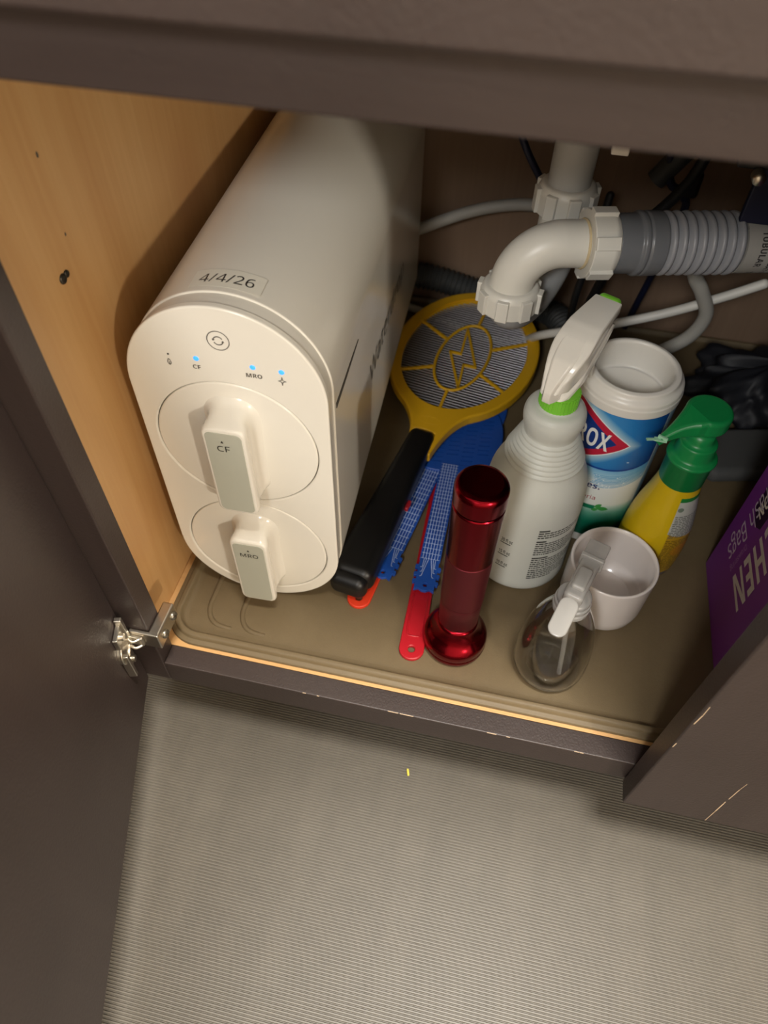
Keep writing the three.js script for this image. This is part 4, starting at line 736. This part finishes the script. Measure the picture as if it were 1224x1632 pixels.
hose('power_cable', 'thin navy cable beside the grey bend of hose', [[0.260, 0.31, -0.485], [0.2695, 0.267, -0.485], [0.276, 0.250, -0.486], [0.292, 0.238, -0.49], [0.30, 0.2, -0.51], [0.29, 0.03, -0.56]], 0.004, M.hoseNavy, 'cable');
{
  const path = curve([[-0.05, 0.035, -0.59], [0.0, 0.045, -0.585], [0.04, 0.045, -0.585], [0.09, 0.035, -0.585], [0.14, 0.032, -0.582], [0.2, 0.035, -0.555], [0.228, 0.035, -0.50], [0.27, 0.022, -0.475], [0.335, 0.02, -0.49]]);
  const N = 260, K = 14, fr = path.computeFrenetFrames(N), pos = [], idx = [];
  for (let i = 0; i <= N; i++) { const c = path.getPointAt(i / N), r = 0.0155 + (i % 4 < 2 ? 0.0014 : -0.0014); for (let j = 0; j <= K; j++) { const a = j / K * 2 * Math.PI; const v = c.clone().addScaledVector(fr.normals[i], r * Math.cos(a)).addScaledVector(fr.binormals[i], r * Math.sin(a)); pos.push(v.x, Math.max(v.y, 0.0028), v.z); } }
  for (let i = 0; i < N; i++) for (let j = 0; j < K; j++) { const a = i * (K + 1) + j, b = a + K + 1; idx.push(a, b, a + 1, b, b + 1, a + 1); }
  const g = new THREE.BufferGeometry(); g.setAttribute('position', new THREE.Float32BufferAttribute(pos, 3)); g.setIndex(idx); g.computeVertexNormals();
  tag(mesh('corrugated_hose', g, M.corrugated), 'dark grey corrugated hose along the foot of the back board', 'hose');
}
{
  /* shut-off valve hanging dark at the back */
  const t = thing('shutoff_valve', 'dark shut-off valve on the back board above the ribbed connector', 'valve', [0.262, 0.266, -0.49]);
  mesh('valve_body', [new THREE.CylinderGeometry(0.0105, 0.0105, 0.05, 24).rotateZ(-0.55).translate(0.012, 0.006, 0), new THREE.CylinderGeometry(0.009, 0.009, 0.116, 20).rotateX(Math.PI / 2).translate(0.012, 0.006, -0.058)], M.corrugated, t);
  mesh('valve_handle', new RoundedBoxGeometry(0.014, 0.026, 0.012, 3, 0.004).translate(0.0335, -0.012, 0.006), M.black, t);
  const c = thing('pipe_clip', 'small white plastic clip hanging behind the top rail', 'clip', [0.2009, 0.3590, -0.30]);
  mesh('tab', new RoundedBoxGeometry(0.0125, 0.02, 0.009, 2, 0.001).translate(0, 0.006, 0), M.white, c);
  mesh('stem', new THREE.CylinderGeometry(0.003, 0.003, 0.16, 12).translate(0, 0.085, 0), M.white, c);
  const b = thing('mounting_bracket', 'dark bracket with one bright bolt at the right of the drain', 'bracket', [0, 0, 0]);
  mesh('plate', slab(0.313, 0.385, 0.2895, 0.42, -0.357, -0.350), M.hoseNavy, b);
  mesh('arm', slab(0.285, 0.385, 0.350, 0.518, -0.316, -0.309), M.hoseBlack, b);
  mesh('bolt', [lathe(soft([[0, 0.005], [0.0035, 0.0046], [0.0048, 0.002, 0.001], [0.0048, -0.006]]), 24).rotateX(Math.PI / 2).translate(0.3006, 0.3478, -0.3015)], M.nickel, b, 'bright bolt head');
}
{
  /* crumpled dark plastic bag in the back right corner */
  const g = new THREE.SphereGeometry(1, 64, 40), p = g.attributes.position;
  for (let k = 0; k < p.count; k++) {
    const x = p.getX(k), y = p.getY(k), z = p.getZ(k), a = Math.atan2(z, x);
    const n = 1 + 0.14 * Math.sin(5 * a + 3 * y) + 0.10 * Math.sin(9 * a - 5 * y + 1) + 0.06 * Math.sin(17 * a + 9 * y);
    p.setXYZ(k, x * n * 0.082, Math.max(-0.030, y * n * 0.033), z * n * 0.058);
  }
  g.computeVertexNormals();
  tag(mesh('plastic_bag', g.translate(0.452, 0.0335, -0.475), M.bag), 'crumpled black plastic bag in the back right corner', 'bag');
  const pouch = new RoundedBoxGeometry(0.11, 0.02, 0.07, 5, 0.009); { const q = pouch.attributes.position; for (let k = 0; k < q.count; k++) q.setY(k, q.getY(k) + 0.004 * Math.sin(q.getX(k) * 70) * Math.cos(q.getZ(k) * 60)); pouch.computeVertexNormals(); }
  tag(mesh('cloth_pouch', pouch.rotateY(0.25).translate(0.43, 0.0165, -0.375), std(0x4d4d4c, 0.8)), 'dark grey cloth pouch lying in front of the black bag', 'pouch');
}

renderer.render(scene, camera);
